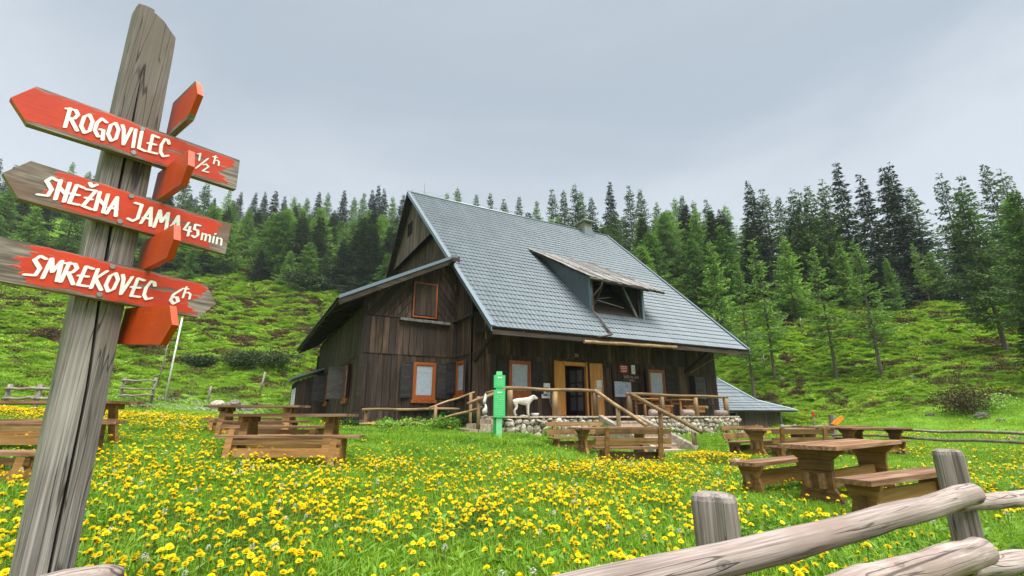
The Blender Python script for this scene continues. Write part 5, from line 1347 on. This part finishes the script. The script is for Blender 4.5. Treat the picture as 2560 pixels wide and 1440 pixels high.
def trestle_profile(w_top, w_mid, w_bot, H, x_, th=.07):
    """hourglass end board, thick in x"""
    z = [-.1, .10, .14, .30, .48, .60, H]
    wv = [w_bot, w_bot, w_bot * .86, w_mid, w_mid, w_mid * 1.12, w_top]
    pts = [(x_ - th / 2, wv[i] / 2, z[i]) for i in range(7)] + [(x_ - th / 2, -wv[i] / 2, z[i]) for i in range(6, -1, -1)]
    mb = MB()
    for i in range(6):
        g = .004
        mb.hexa([(x_ - th / 2, -wv[i] / 2, z[i] + g), (x_ - th / 2, wv[i] / 2, z[i] + g), (x_ - th / 2, wv[i + 1] / 2, z[i + 1]), (x_ - th / 2, -wv[i + 1] / 2, z[i + 1])],
                [(x_ + th / 2, -wv[i] / 2, z[i] + g), (x_ + th / 2, wv[i] / 2, z[i] + g), (x_ + th / 2, wv[i + 1] / 2, z[i + 1]), (x_ + th / 2, -wv[i + 1] / 2, z[i + 1])])
    return mb
def trestle_table(label, group=None, L_=2.0, W_=.75, H=.78):
    t = empty('picnic_table', label, 'table', group=group)
    tabletop(t, L_, W_, H, 4)
    for sx_ in (-1, 1):
        x_ = sx_ * (L_ / 2 - .22)
        obj('trestle', trestle_profile(.62, .32, .56, H - .05, x_), M['table_leg'], t)
        for sy in (-1, 1): obj('wedge', MB().box(x_ + sx_ * .035, x_ + sx_ * .12, sy * .07 - .025, sy * .07 + .025, .30, .46), M['bench_back'], t)
    obj('stretcher', MB().box(-L_ / 2 + .22, L_ / 2 - .22, -.03, .03, .27, .45), M['bench_side'], t)
    return t
def trestle_bench(label, group=None, L_=1.9, W_=.32, H=.46, back=False):
    t = empty('backrest_bench' if back else 'bench', label, 'bench', group=group)
    tabletop(t, L_, W_, H, 2, th=.045)
    if back: t.scale = (1, 1, .86)
    for sx_ in (-1, 1):
        x_ = sx_ * (L_ / 2 - .2)
        mb = MB(); z = [-.1, .12, .26, H - .045]; wv = [.26, .26, .20, .32]
        for i in range(3): mb.hexa([(x_ - .03, -wv[i] / 2, z[i] + .003), (x_ - .03, wv[i] / 2, z[i] + .003), (x_ - .03, wv[i + 1] / 2, z[i + 1]), (x_ - .03, -wv[i + 1] / 2, z[i + 1])], [(x_ + .03, -wv[i] / 2, z[i] + .003), (x_ + .03, wv[i] / 2, z[i] + .003), (x_ + .03, wv[i + 1] / 2, z[i + 1]), (x_ + .03, -wv[i + 1] / 2, z[i + 1])])
        obj('trestle', mb, M['table_leg'], t)
        obj('wedge', MB().box(x_ + sx_ * .03, x_ + sx_ * .10, -.025, .025, .17, .31), M['bench_back'], t)
        if back: obj('back_post', MB().beam((x_ * .92, -.13, -.1), (x_ * .92, -.19, .45), .055, .10, (1, 0, 0)).beam((x_ * .92, -.19, .44), (x_ * .92, -.27, .96), .055, .09, (1, 0, 0)), M['table_leg'], t)
    obj('stretcher', MB().box(-L_ / 2 + .2, L_ / 2 - .2, -.025, .025, .16, .34), M['bench_side'] if not back else M['bench_back'], t)
    if back:
        obj('back_board', MB().hexa([(-L_ / 2, -.175, .53), (L_ / 2, -.175, .53), (L_ / 2, -.195, .70), (-L_ / 2, -.195, .70)], [(-L_ / 2, -.205, .53), (L_ / 2, -.205, .53), (L_ / 2, -.225, .70), (-L_ / 2, -.225, .70)]), M['bench_back'], t)
        obj('back_board', MB().hexa([(-L_ / 2, -.205, .79), (L_ / 2, -.205, .79), (L_ / 2, -.225, .92), (-L_ / 2, -.225, .92)], [(-L_ / 2, -.235, .79), (L_ / 2, -.235, .79), (L_ / 2, -.255, .92), (-L_ / 2, -.255, .92)]), M['bench_back'], t)
    return t
def az2(az): return R(90 - az)
# left groups
z2 = .345
t = simple_table('picnic table nearest the hut in the left meadow'); fix(t, 722, 1100, 8.1, az2(88), CAMZ - .74 + .015)
t = simple_bench('bench in front of the picnic table nearest the hut'); fix(t, 726, 1120, 7.45, az2(89), .31)
t = simple_bench('bench on the far side of the picnic table nearest the hut', L_=2.0); fix(t, 700, 1090, 8.75, az2(88), .42)
t = simple_table('picnic table farther back, left of the one nearest the hut', L_=2.05); fix(t, 642, 1060, 10.9, az2(88), .52)
t = simple_bench('bench in front of the farther picnic table', L_=2.0); fix(t, 650, 1070, 10.3, az2(89), .50)
t = simple_bench('bench behind the farther picnic table', L_=2.0); fix(t, 620, 1060, 11.6, az2(88), .55)
t = simple_table('long picnic table on the far left behind the signpost', L_=3.4, W_=.8); fix(t, 70, 1040, 8.2, az2(93), .53)
t = simple_bench('bench between the far left table and the signpost', L_=3.0); fix(t, 40, 1060, 7.5, az2(93), .545)
t = simple_bench('second bench close behind the signpost on the far left', L_=3.2); fix(t, 20, 1075, 6.9, az2(93), .52)
t = simple_bench('nearest bench at the left picture edge with a pale side board', L_=2.2, W_=.32); fix(t, -80, 1180, 5.3, az2(93), .23)
# right groups
t = trestle_table('nearest carved trestle table in the right meadow', L_=2.25, W_=.62, H=.76); t.location = (4.22, 6.25, -.03); t.rotation_euler = (0, 0, az2(53))
t = trestle_bench('bench on the near right side of the nearest trestle table', L_=1.9); t.location = (3.92, 5.05, .03); t.rotation_euler = (0, 0, az2(60))
t = trestle_bench('bench on the far left side of the nearest trestle table', L_=1.9); t.location = (3.65, 6.75, .03); t.rotation_euler = (0, 0, az2(55))
t = trestle_table('trestle table in the middle, in front of the terrace steps', L_=2.2); fix(t, 1530, 1100, 12.6, az2(66))
t = trestle_bench('bench with backrest seen from behind in front of the steps', L_=1.72, back=True); fix(t, 1577, 1110, 11.0, az2(84))
t = trestle_bench('bench with backrest facing us on the left of the middle table', L_=1.9, back=True); fix(t, 1450, 1105, 13.5, az2(64) + math.pi)
t = trestle_table('trestle table of the right group nearest the shed', L_=2.2); fix(t, 1945, 1100, 12.9, az2(62))
t = trestle_bench('bench with backrest seen from behind in the right group', L_=1.6, back=True); fix(t, 1995, 1105, 12.0, az2(84))
t = trestle_bench('bench with backrest facing us at the left of the right group', L_=1.9, back=True); fix(t, 1880, 1105, 13.7, az2(60) + math.pi)
t = trestle_table('trestle table behind the right group', L_=2.2); fix(t, 2085, 1090, 14.6, az2(75))
t = trestle_table('trestle table farthest right behind the nearest one', L_=2.0); fix(t, 2180, 1090, 14.0, az2(80))
t = trestle_bench('low bench below the farthest right trestle table', L_=1.9); fix(t, 2190, 1110, 13.0, az2(80))
t = trestle_bench('low bench in front of the table behind the right group', L_=1.9); fix(t, 2080, 1110, 13.4, az2(78))

# ------------------------------------------------------------------ shed on the right
sh = empty('shed', 'small grey boarded shed with a blue grey tiled roof right of the hut', 'shed')
S0 = V((14.05, 31, 0)); Sz = -.3
sh.location = (14.4, 31, 0); sh.rotation_euler = (0, 0, R(4))
obj('wall', MB().box(0, 2.9, 0, 3.6, -.5, 1.28), M['dark_solid'], sh)
x_ = 0.0
while x_ < 2.85:
    wd = rnd.uniform(.13, .2); obj('plank', MB().box(x_, x_ + wd - .01, -.035, -.005, -.5, 1.3), M['gable_plank'], sh); x_ += wd
obj('corner_post', MB().box(-.06, .04, -.08, -.036, -.5, 1.3).box(2.86, 2.98, -.08, -.036, -.5, 1.3), M['shingle'], sh)
a0, a1, c0_, c1_ = V((-.9, -.55, 1.36)), V((3.75, -.55, 1.36)), V((-1.6, 1.9, 3.5)), V((-.15, 1.9, 3.5))
am = V((-1.0, .3, 1.95)); 
rf = obj('roof', MB().hexa([V((-4, -.5, 1.28)), a1 + V((0, 0, -.08)), V((3.2, 3.8, 1.9)), V((-4, 3.8, 1.9))], [V((-4, -.5, 1.33)), a1 + V((0, 0, -.02)), V((3.2, 3.8, 2.0)), V((-4, 3.8, 2.0))]), M['dark_beam'], sh)
def RPs(u, v, h):
    # low skirt in front, hipped at the right end
    L0, R0_ = V((-1.3 - 1.8 * 0, -.55, 1.38)), a1 + V((0, 0, .02)); L1, R1_ = V((-1.9, .55, 2.05)), V((1.95, .75, 2.05))
    return L0.lerp(R0_, u).lerp(L1.lerp(R1_, u), v) + V((0, -.4, .9)) * h
for fn, nrw, wdt in ((RPs, 4, 4.6),):
    for r_ in range(nrw):
        mb = MB(); K = 100
        for j in range(K):
            q = []
            for u, v, h in ((j / K, r_ / nrw, .03), ((j + 1) / K, r_ / nrw, .03), ((j + 1) / K, (r_ + 1) / nrw, 0), (j / K, (r_ + 1) / nrw, 0)): q.append(fn(u, v, h + .015 * math.sin(u * 24 * 6.283)))
            mb.poly(q)
        obj('tile_course', mb, M['roof'], rf)
def RPu(u, v, h):
    return V((-2.6, .55, 2.05)).lerp(V((1.95, .75, 2.05)), u).lerp(V((-2.9, 2.0, 3.55)).lerp(V((.05, 2.0, 3.55)), u), v) + V((0, -.6, .8)) * h
for r_ in range(6):
    mb = MB(); K = 90
    for j in range(K):
        mb.poly([RPu(u, v, h + .015 * math.sin(u * 24 * 6.283)) for u, v, h in ((j / K, r_ / 6, .03), ((j + 1) / K, r_ / 6, .03), ((j + 1) / K, (r_ + 1) / 6, 0), (j / K, (r_ + 1) / 6, 0))])
    obj('tile_course', mb, M['roof'], rf)
obj('hip_trim', MB().tube([RPu(1, 1, .03), RPu(1, 0, .03), RPs(1, 0, .03)], .05, 6), M['fascia'], rf)
obj('back_slope', MB().poly([RPu(0, 1, 0), RPu(1, 1, 0), (3.4, 3.8, 1.9), (-3, 3.8, 1.9)]).poly([RPu(1, 1, 0), RPu(1, 0, 0), a1, (3.4, 3.8, 1.9)]), M['roof'], rf)
# boulder and pole near, far fences, posts, flagpole
def rock(px, py, D, sx_, sy, sz, label, seed, mat='stone_dark'):
    P = at(px, py, D); e = obj('rock', stone(100 + seed, .5, .5, .5).mesh('rock', M[mat]), None, label=label, cat='rock'); e.location = (P.x, P.y, gz(P.x, P.y) + sz * .2); e.scale = (sx_, sy, sz); e.rotation_euler = (0, 0, seed)
    return e
rock(549, 995, 25, .85, .7, .75, 'pale boulder on the grass right of the flagpole', 1, 'stone')
rock(592, 975, 27, .8, .7, .5, 'brownish rock above the pale boulder', 2)
rock(612, 990, 25.5, .8, .7, .55, 'darker rock right of the pale boulder', 3)
rock(712, 1000, 23, .9, .7, .45, 'dark flat rock left of the lean-to shed', 4)
rock(592, 1008, 23, .8, .6, .25, 'flat whitish stone in the grass behind the farther picnic table', 5, 'stone')
rock(500, 700, 86, 1.6, 1.2, 1.3, 'pale rock at the forest edge behind the lowest sign tip', 6, 'stone')
rock(560, 715, 84, 1.8, 1.2, .8, 'flat grey rock at the forest edge right of the lowest sign tip', 7)
rock(1840, 1150, 11.3, .5, .4, .22, 'pale stone half hidden in the blossoms by the steps', 8, 'stone')
rock(1870, 1162, 11.0, .35, .3, .16, 'smaller pale stone right of the blossoms by the steps', 9, 'stone')
rock(2460, 1070, 22, .7, .6, .4, 'dark stone on the slope below the bush on the right', 10)
rock(2510, 1082, 21, .35, .4, .2, 'small stone near the right picture edge', 11)
rock(2330, 1062, 24, .5, .4, .22, 'small dark stone left of the dark stone below the bush', 13)
rock(2540, 1120, 17, .45, .4, .22, 'dark stone at the right picture edge above the rail fence', 14)
rock(2290, 985, 33, .4, .4, .25, 'pale stone on the slope left of the bare brown bush', 15, 'stone')
rock(1962, 985, 40, .6, .5, .4, 'small pale stone on the slope right of the shed roof', 12, 'stone')
def pole_thing(name, label, cat, px, py, D, h, r_, mat, lean=(0, 0), group=None):
    P = at(px, py, D); z = gz(P.x, P.y); t = empty(name, label, cat, (P.x, P.y, z), 0, group)
    obj('shaft', MB().tube([(0, 0, -.2), (lean[0] * .5, lean[1] * .5, h * .5), (lean[0], lean[1], h)], [r_, r_ * .9, r_ * .8], 7), M[mat], t, True); return t
pole_thing('flagpole', 'slim white flagpole standing on the grass left of the hut', 'flagpole', 410, 1010, 26, 4.6, .05, 'white', (.1, 0))
pole_thing('pole', 'thin grey leaning pole beside the log fence left of the flagpole', 'pole', 385, 1003, 28, 3.3, .04, 'post_grey', (.2, 0))
for i, (px, py, D, h) in enumerate(((519, 998, 27, .9), (650, 975, 30, 1.4), (1914, 945, 42, 1.4), (2020, 925, 46, 1.2), (2315, 770, 62, 1.6))):
    pole_thing('fence_post', ['short grey post left of the pale boulder', 'leaning grey post on the hill above the rocks', 'pale stump post on the slope right of the roof tip', 'thin post on the slope behind the larches', 'thin pale post high on the right slope'][i], 'post', px, py, D, h, .07, 'post_grey', (.08 + .1 * (i == 1), 0))
P = at(2035, 1060, 19); t = empty('trail_marker', 'thin trail marker post with a red top beside the right tables', 'trail marker', (P.x, P.y, gz(P.x, P.y)))
obj('shaft', MB().tube([(0, 0, -.1), (0, 0, 1.0)], .035, 6), M['post_grey'], t); obj('marker', MB().box(-.05, .05, -.05, -.03, .95, 1.12), M['red_sign'], t)
P = at(2085, 1072, 17); t = empty('trail_sign', 'grey stump with a tilted orange arrow board beyond the right tables', 'trail sign', (P.x, P.y, gz(P.x, P.y)))
obj('shaft', MB().tube([(0, 0, -.1), (-.02, 0, 1.02)], .1, 8), M['post_grey'], t); obj('arrow_board', MB().prism([(-.15, -.12, .72), (.05, -.12, .66), (.32, -.12, .86), (.30, -.12, 1.0), (.08, -.12, .88)], (0, .03, 0)), M['orange_sign'], t)
def fence(name, label, posts, rails, r_post=.06, r_rail=.045, h=1.0, mat='log_grey'):
    t = empty(name, label, 'fence'); Z = []
    for px, py, D in posts:
        P = at(px, py, D); z = gz(P.x, P.y); z = Z[0].z if (Z and len(posts) < 4 and abs(z - Z[0].z) < .5) else z; Z.append(V((P.x, P.y, z)))
        obj('post', MB().tube([(P.x, P.y, z - .2), (P.x, P.y, z + h)], r_post, 8, rough=.1), M['post_grey'], t, True)
    for hh in rails:
        for i in range(len(Z) - 1):
            a = Z[i] + V((0, -.08, hh)); b = Z[i + 1] + V((0, -.08, hh + rnd.uniform(-.05, .05))); d_ = (b - a) * .05
            obj('rail', MB().tube([(a - d_).lerp(b + d_, k / 5) + V((0, 0, .02 * math.sin(k * 2 + i))) for k in range(6)], r_rail, 7, rough=.1, seed=i), M[mat], t, True)
    return t
fence('log_fence', 'low log fence at the back of the meadow beside the signpost', [(300, 1000, 24), (378, 1005, 24)], (.55, .95, .2), h=1.1)
fence('log_fence', 'old log fence behind the far left table', [(10, 1020, 15), (85, 1025, 15), (240, 1022, 16)], (.45, .75), h=.9)
fence('rail_fence', 'long low rail fence running to the right picture edge', [(1990, 1085, 18.5), (2245, 1125, 14.5), (2620, 1165, 10.5)], (.30, .52), r_rail=.035, h=.62, mat='log_grey')
fence('rail_fence', 'short rail fence between the shed and the right tables', [(1960, 1090, 19), (2070, 1095, 20)], (.25, .5), r_rail=.04, h=.6)
# bushes
P = at(2420, 1030, 23); bush('thorn_bush', 'bare brownish bush alone on the slope at the right', P.x, P.y, gz(P.x, P.y), 1.8, 1.25, 3600, 'heather', .1, 50)
bush('thorn_bush', 'small green fringe bush beside the bare brown bush', P.x + .3, P.y - .2, gz(P.x, P.y), 1.6, 1.0, 1600, 'grass_dark', .09, 51)
P = at(655, 905, 36); bush('dwarf_pine', 'wide low dark pine bush on the hill just left of the eave', P.x, P.y, gz(P.x, P.y), 2.6, 1.2, 5200, 'pinebush', .16, 52, 'bush')
P = at(510, 915, 35); bush('dwarf_pine', 'dark round pine bush on the hill above the flagpole foot', P.x, P.y, gz(P.x, P.y), 1.4, .8, 2600, 'pinebush', .15, 53, 'bush')
P = at(775, 740, 74); bush('dwarf_pine', 'wide low dark bush below the edge spruce', P.x, P.y, gz(P.x, P.y), 4.5, 2.0, 3500, 'pinebush', .35, 54, 'bush')
for i, (px, py, D) in enumerate(((70, 945, 38), (115, 930, 40), (350, 905, 38), (330, 930, 36))):
    P = at(px, py, D); bush('heather_bush', ['dark heather bush left of the signpost', 'purplish heather bush touching the left side of the signpost', 'dark heather bush right of the signpost', 'low brown heather bush right of the signpost near the fence'][i], P.x, P.y, gz(P.x, P.y), 1.8, .6, 2200, 'heather', .13, 55 + i, 'bush')

# ------------------------------------------------------------------ foreground fence
ff = empty('log_fence', 'thick weathered log fence across the lower right corner', 'fence')
def bigpost(name, top, w_, d_, z0, rz, seed, parent):
    top = V(top); mb = MB(); n = 20; rows = 14; c, s = math.cos(rz), math.sin(rz); r = random.Random(seed)
    prof = []
    for k in range(n):
        a = 2 * math.pi * (k + .5) / n; ca, sa = math.cos(a), math.sin(a); q = 1 / max(abs(ca), abs(sa)); q = min(q, 1.22)
        prof.append((ca * q, sa * q))
    vs = []
    for i in range(rows + 2):
        f = min(i, rows) / rows; z = z0 + (top.z - z0) * f
        sh_ = 1.0 if i <= rows - 1 else (.93 if i == rows else .6)
        if i == rows + 1: z = top.z + .012
        if i == rows - 1: z = top.z - .02
        for k, (a, b) in enumerate(prof):
            wob = 1 + .04 * mnoise.noise(V((a * 2 + seed, b * 2, z * 3)))
            x_ = a * w_ / 2 * sh_ * wob; y_ = b * d_ / 2 * sh_ * wob
            if k == 15 and i < rows + 1: x_ *= .8; y_ *= .72
            vs.append((top.x + x_ * c - y_ * s, top.y + x_ * s + y_ * c, z))
    R_ = rows + 2
    fs = [(i * n + j, i * n + (j + 1) % n, (i + 1) * n + (j + 1) % n, (i + 1) * n + j) for i in range(R_ - 1) for j in range(n)] + [tuple(range((R_ - 1) * n, R_ * n)), tuple(range(n - 1, -1, -1))]
    return obj(name, mb.add(vs, fs), M['post_grey'], parent, False)
T1 = at(1783, 1238, 2.3); T2 = at(2368, 1128, 2.95)
bigpost('post', (T1.x, T1.y, T1.z), .185, .15, -.2, R(-30), 1, ff)
bigpost('post', (T2.x, T2.y, T2.z), .135, .12, -.2, R(-30), 2, ff)
def log(pa, pb, r0, r1, seed, sag=.0, n=16, bev=.03):
    a, b = V(pa), V(pb)
    path = [a.lerp(b, k / n) + V((0, 0, -sag * math.sin(math.pi * k / n) + .012 * mnoise.noise(V((k * .5, seed, 0))))) for k in range(n + 1)]
    return obj('rail', MB().tube(path, [r0 + (r1 - r0) * k / n + .006 * mnoise.noise(V((k * .6, 3 * seed, 1))) for k in range(n + 1)], 22, rough=.035, seed=seed, crack=True, bev=bev), M['log_grey'], ff, True)
# each rail is its own mesh laid along its local x so the grain follows it
def log2(pa, pb, r0, r1, seed, sag=0.0):
    a, b = V(pa), V(pb); L_ = (b - a).length; n = 18
    path = [V((L_ * k / n, 0, -sag * math.sin(math.pi * k / n) + .012 * mnoise.noise(V((k * .5, seed, 0))))) for k in range(n + 1)]
    o = obj('rail', MB().tube(path, [r0 + (r1 - r0) * k / n + .006 * mnoise.noise(V((k * .6, 3 * seed, 1))) for k in range(n + 1)], 24, rough=.035, seed=seed, crack=True, bev=.022, cap_mi=1), [M['log_grey'], M['end_grain']], ff, True)
    o.location = a; o.rotation_euler = (b - a).to_track_quat('X', 'Z').to_euler(); return o
RA = at(2432, 1234, 2.62); RB = at(1430, 1474, 1.42)
log2(RA, RA + (RB - RA) * 1.25, .051, .053, 1, .02)
RA2 = at(2452, 1378, 2.38); RB2 = at(2060, 1500, 1.62)
log2(RA2, RA2 + (RB2 - RA2) * 1.6, .060, .060, 2)
RC = at(2400, 1258, 2.84); RD = at(2600, 1243, 3.3)
log2(RC, RC + (RD - RC) * 2.2, .045, .05, 3)
RE = at(2420, 1418, 2.62); RF = at(2600, 1398, 2.95)
log2(RE, RE + (RF - RE) * 2.5, .055, .06, 4)
T3 = RC + (RD - RC) * 2.15
bigpost('post', (T3.x, T3.y, T3.z + .1), .15, .13, -.25, R(-30), 5, ff)

# ------------------------------------------------------------------ signpost
SS = 1.2
az = R(38); D1 = V((math.sin(az), math.cos(az), 0)); N1 = V((D1.y, -D1.x, 0))
C0 = V((-1.37, 1.5, CAMZ)); 
def SPt(t_, z_, n_=.09):
    """t along the boards, z in the sketch scale, n outward; scaled about the camera height"""
    p = V((-1.37, 1.5, z_)) + D1 * t_ + N1 * n_
    return V((0, 0, CAMZ)) + (p - V((0, 0, CAMZ))) * SS
sp = empty('signpost', 'weathered wooden trail signpost with red arrow boards lettered in white', 'signpost')
def signpost_mesh():
    mb = MB(); rows = 40; vs = []
    sec = [(-1, 1), (-.62, 1.03), (-.25, 1), (-.11, 1), (-.045, .1), (.02, 1), (.3, 1.02), (.7, 1.0), (1, .97), (1.03, .2), (1.02, -.6), (.95, -1), (0, -1), (-.95, -1), (-1.02, -.4), (-1.03, .4)]
    n = len(sec)
    for i in range(rows + 1):
        f = i / rows; z = -.9 + f * (2.50 + .9)
        c = .034 - .027 * z; hw = .064 + .004 * math.sin(f * 9) * .5 - .001 * f; wob = .0035 * mnoise.noise(V((0, 0, z * 4)))
        for k, (a, b) in enumerate(sec):
            zz = z
            if i == rows: zz = 2.535 - max(0, a + .15) * .06 - max(0, -a - .55) * .02
            kk = a + (.16 * math.sin(z * 2.1) + .05 * math.sin(z * 7) + .25 * (z - 1.3) * -.35 if 2 < k < 6 else 0)
            vs.append(SPt(c + hw * kk + wob, zz, .0 + .058 * b + .003 * mnoise.noise(V((a * 3, z * 5, 1)))))
    fs = [(i * n + j, i * n + (j + 1) % n, (i + 1) * n + (j + 1) % n, (i + 1) * n + j) for i in range(rows) for j in range(n)]
    fs += [tuple(range(rows * n, rows * n + n))]
    return mb.add(vs, fs)
o = obj('post', signpost_mesh(), M['sign_post'], sp)
def boardmat(name, x0, x1, red=(.52, .040, .010), e=(.0, .0), soft=.05, base=None):
    """red paint kept between x0 and x1 (local metres along the board), worn ragged along edges"""
    m = Mat(name, .5, .35); v = m.coord((5, 60, 60), rand=False)
    g = m.noise(v, 1.0, 4, .6, .3); wc = m.ramp(g, [(.32, (.05, .038, .03)), (.5, (.16, .125, .10)), (.68, (.33, .275, .235))])
    if base: wc = m.mix(m.ramp(m.noise(m.coord((2.5, 6, 6), rand=False), 1.0, 3), [(.45, (0, 0, 0)), (.65, (1, 1, 1))]), wc, base)
    tc_ = m.n('ShaderNodeTexCoord'); sep = m.n('ShaderNodeSeparateXYZ'); m.l(tc_.outputs['Object'], sep.inputs[0])
    n1 = m.noise(m.coord((8, 22, 22), rand=False), 1.0, 5, .65); nn = m.math('MULTIPLY', m.math('SUBTRACT', n1, .5), .55)
    X_ = m.math('ADD', sep.outputs[0], m.math('MULTIPLY', nn, .5)); Z_ = m.math('ADD', sep.outputs[2], m.math('MULTIPLY', nn, .085))
    def step(val, t_, inv=False):
        q = m.n('ShaderNodeMath', operation='MULTIPLY_ADD', use_clamp=True); m.l(m.math('SUBTRACT', val, t_), q.inputs[0]); q.inputs[1].default_value = -160 if inv else 160; q.inputs[2].default_value = .5; return q.outputs[0]
    k = m.math('MULTIPLY', m.math('MULTIPLY', step(X_, x0), step(X_, x1, True)), m.math('MULTIPLY', step(Z_, -.078 + e[0]), step(Z_, .078 - e[1], True)))
    n2 = m.noise(m.coord((3, 26, 26), rand=False), 1.0, 4, .7); k = m.math('MULTIPLY', k, m.math('LESS_THAN', n2, .615))
    rc = m.ramp(m.noise(m.coord((6, 6, 6), rand=False), 1.0, 3), [(.3, tuple(c * .82 for c in red)), (.7, tuple(min(1, c * 1.12) for c in red))])
    m.color(m.mix(k, wc, rc)).bump(m.math('ADD', m.math('MULTIPLY', g, .6), m.math('MULTIPLY', k, .5)), .5, .003)
    return m.m
def board(name, t0, zc0, t1, zc1, hh, n_, mat, ptl=.045, ptr=0.0, th=.028, label=None, dirv=None, org=None):
    """arrow board as its own object: local x along it, local z up, local -y its face"""
    A_, B_ = SPt(t0, zc0, n_), SPt(t1, zc1, n_)
    if org is not None: A_, B_ = org
    L_ = (B_ - A_).length; h = hh * SS / 2; pl_, pr_ = ptl * SS, ptr * SS
    pts = [(0, 0), (pl_, h)] if pl_ > 0 else [(0, -h), (0, h)]
    pts += ([(L_ - pr_, h), (L_, 0), (L_ - pr_, -h)] if pr_ > 0 else [(L_, h), (L_, -h)])
    if pl_ > 0: pts += [(pl_, -h)]
    mb = MB().prism([(x_, 0, z_) for x_, z_ in pts], (0, th * SS, 0))
    o = obj(name, mb, mat, sp); o.location = A_
    d_ = (B_ - A_).normalized(); y_ = V((0, 0, 1)).cross(d_).normalized(); z_ = d_.cross(y_)
    o.rotation_euler = Matrix((d_, y_, z_)).transposed().to_euler()
    if label: o['label'] = label
    return o, L_
def screw(parent, x_, z_):
    o = obj('screw', MB().tube([(x_, -.004, z_), (x_, .002, z_)], [.009, .011], 10), M['metal'], parent)
b1, L1 = board('arrow_board', -.322, 1.962, .311, 1.984, .128, .10, boardmat('sign paint one', -.1, .72, e=(.012, .010)), label='top red board pointing left, lettered for half an hour')
b2, L2 = board('arrow_board', -.291, 1.727, .316, 1.710, .123, .10, boardmat('sign paint two', .13, .66, e=(.012, .012), base=(.17, .09, .06)), label='middle board pointing left with bare grey wood at its tip')
b3, L3 = board('arrow_board', -.33, 1.482, .312, 1.453, .124, .10, boardmat('sign paint three', .15, .70, e=(.012, .010)), label='lowest front board pointing right with peeling paint', ptl=0.0, ptr=.045)
F = (0, -1, 0); Z3 = (0, 0, 1)
def lett(bd, items):
    mb = MB()
    for (txt, x_, z_, h_, w_, sl, pen) in items:
        c, s = math.cos(sl), math.sin(sl)
        lettering(mb, txt, (x_, -.0015, z_), (c, 0, s), (-s, 0, c), F, h_, w_, pen=pen, shear=-.01)
    return obj('lettering', mb, M['letter_white'], bd)
lett(b1, [('ROGOVILEC', .150, -.045, .082, .325, .035, .17), ('1', .585, .004, .036, .013, .0, .24), ('/', .585, -.038, .066, .040, 0, .14), ('2', .612, -.040, .038, .022, 0, .24), ('h', .650, .012, .042, .022, 0, .2)])
lett(b2, [('SNEŽNA', .103, -.042, .078, .218, .0, .18), ('JAMA', .362, -.042, .078, .172, .0, .18), ('45', .552, -.040, .060, .056, .03, .2), ('min', .622, -.040, .052, .082, .0, .17)])
lett(b3, [('SMREKOVEC', .175, -.038, .076, .360, -.012, .18), ('6', .600, -.038, .064, .030, .0, .22), ('h', .640, -.005, .048, .026, .0, .2)])
for bd, xs in ((b1, .37), (b2, .345), (b3, .385)):
    screw(bd, xs + .005, .058); screw(bd, xs - .008, -.058)
red_shaded = boardmat('shaded worn side paint', -.5, 1.0, red=(.46, .050, .004), e=(.002, .002))  # side boards' shade and sun wear put into a darker, more orange red
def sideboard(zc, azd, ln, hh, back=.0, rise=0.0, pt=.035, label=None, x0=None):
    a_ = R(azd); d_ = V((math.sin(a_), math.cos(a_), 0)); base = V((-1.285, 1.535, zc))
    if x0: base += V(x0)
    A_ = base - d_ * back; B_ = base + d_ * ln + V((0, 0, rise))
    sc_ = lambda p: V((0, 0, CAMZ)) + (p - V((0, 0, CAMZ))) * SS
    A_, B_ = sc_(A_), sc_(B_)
    o, L_ = board('arrow_board', 0, 0, 0, 0, hh, 0, red_shaded, ptl=0.0, ptr=pt, th=.019, org=(A_, B_), label=label)
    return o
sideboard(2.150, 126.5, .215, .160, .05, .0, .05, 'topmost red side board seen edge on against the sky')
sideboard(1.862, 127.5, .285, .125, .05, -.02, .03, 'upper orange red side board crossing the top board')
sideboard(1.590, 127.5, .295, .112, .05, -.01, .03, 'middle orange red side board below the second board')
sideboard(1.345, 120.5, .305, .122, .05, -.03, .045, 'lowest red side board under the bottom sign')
# near rail end leaning on the signpost foot
nl = empty('fence_rail', 'end of a weathered log lying against the foot of the signpost', 'log')
ra = at(300, 1432, 1.62); rb = at(60, 1500, 1.5)
L_ = (ra - rb).length
o = obj('rail', MB().tube([(L_ * k / 8, 0, 0) for k in range(9)], [.05, .05, .05, .05, .048, .045, .04, .034, .022], 14, rough=.08, seed=9, bev=.01), M['log_grey'], nl, True)
o.location = rb; o.rotation_euler = (ra - rb).to_track_quat('X', 'Z').to_euler()
print('planks', plank_count[0], 'trees', tree_n[0], 'forest', cnt)
# ------------------------------------------------------------------ mountain air
hz = obj('haze', MB().box(-950, 950, -950, 950, -12, 110), None, kind='stuff')
hm = bpy.data.materials.new('thin air haze'); hm.use_nodes = True; hm.node_tree.nodes.clear()
_o = hm.node_tree.nodes.new('ShaderNodeOutputMaterial'); _v = hm.node_tree.nodes.new('ShaderNodeVolumePrincipled')
_v.inputs['Color'].default_value = (.86, .93, 1.0, 1); _v.inputs['Density'].default_value = 0.0003
hm.node_tree.links.new(_v.outputs[0], _o.inputs['Volume']); hz.data.materials.append(hm)
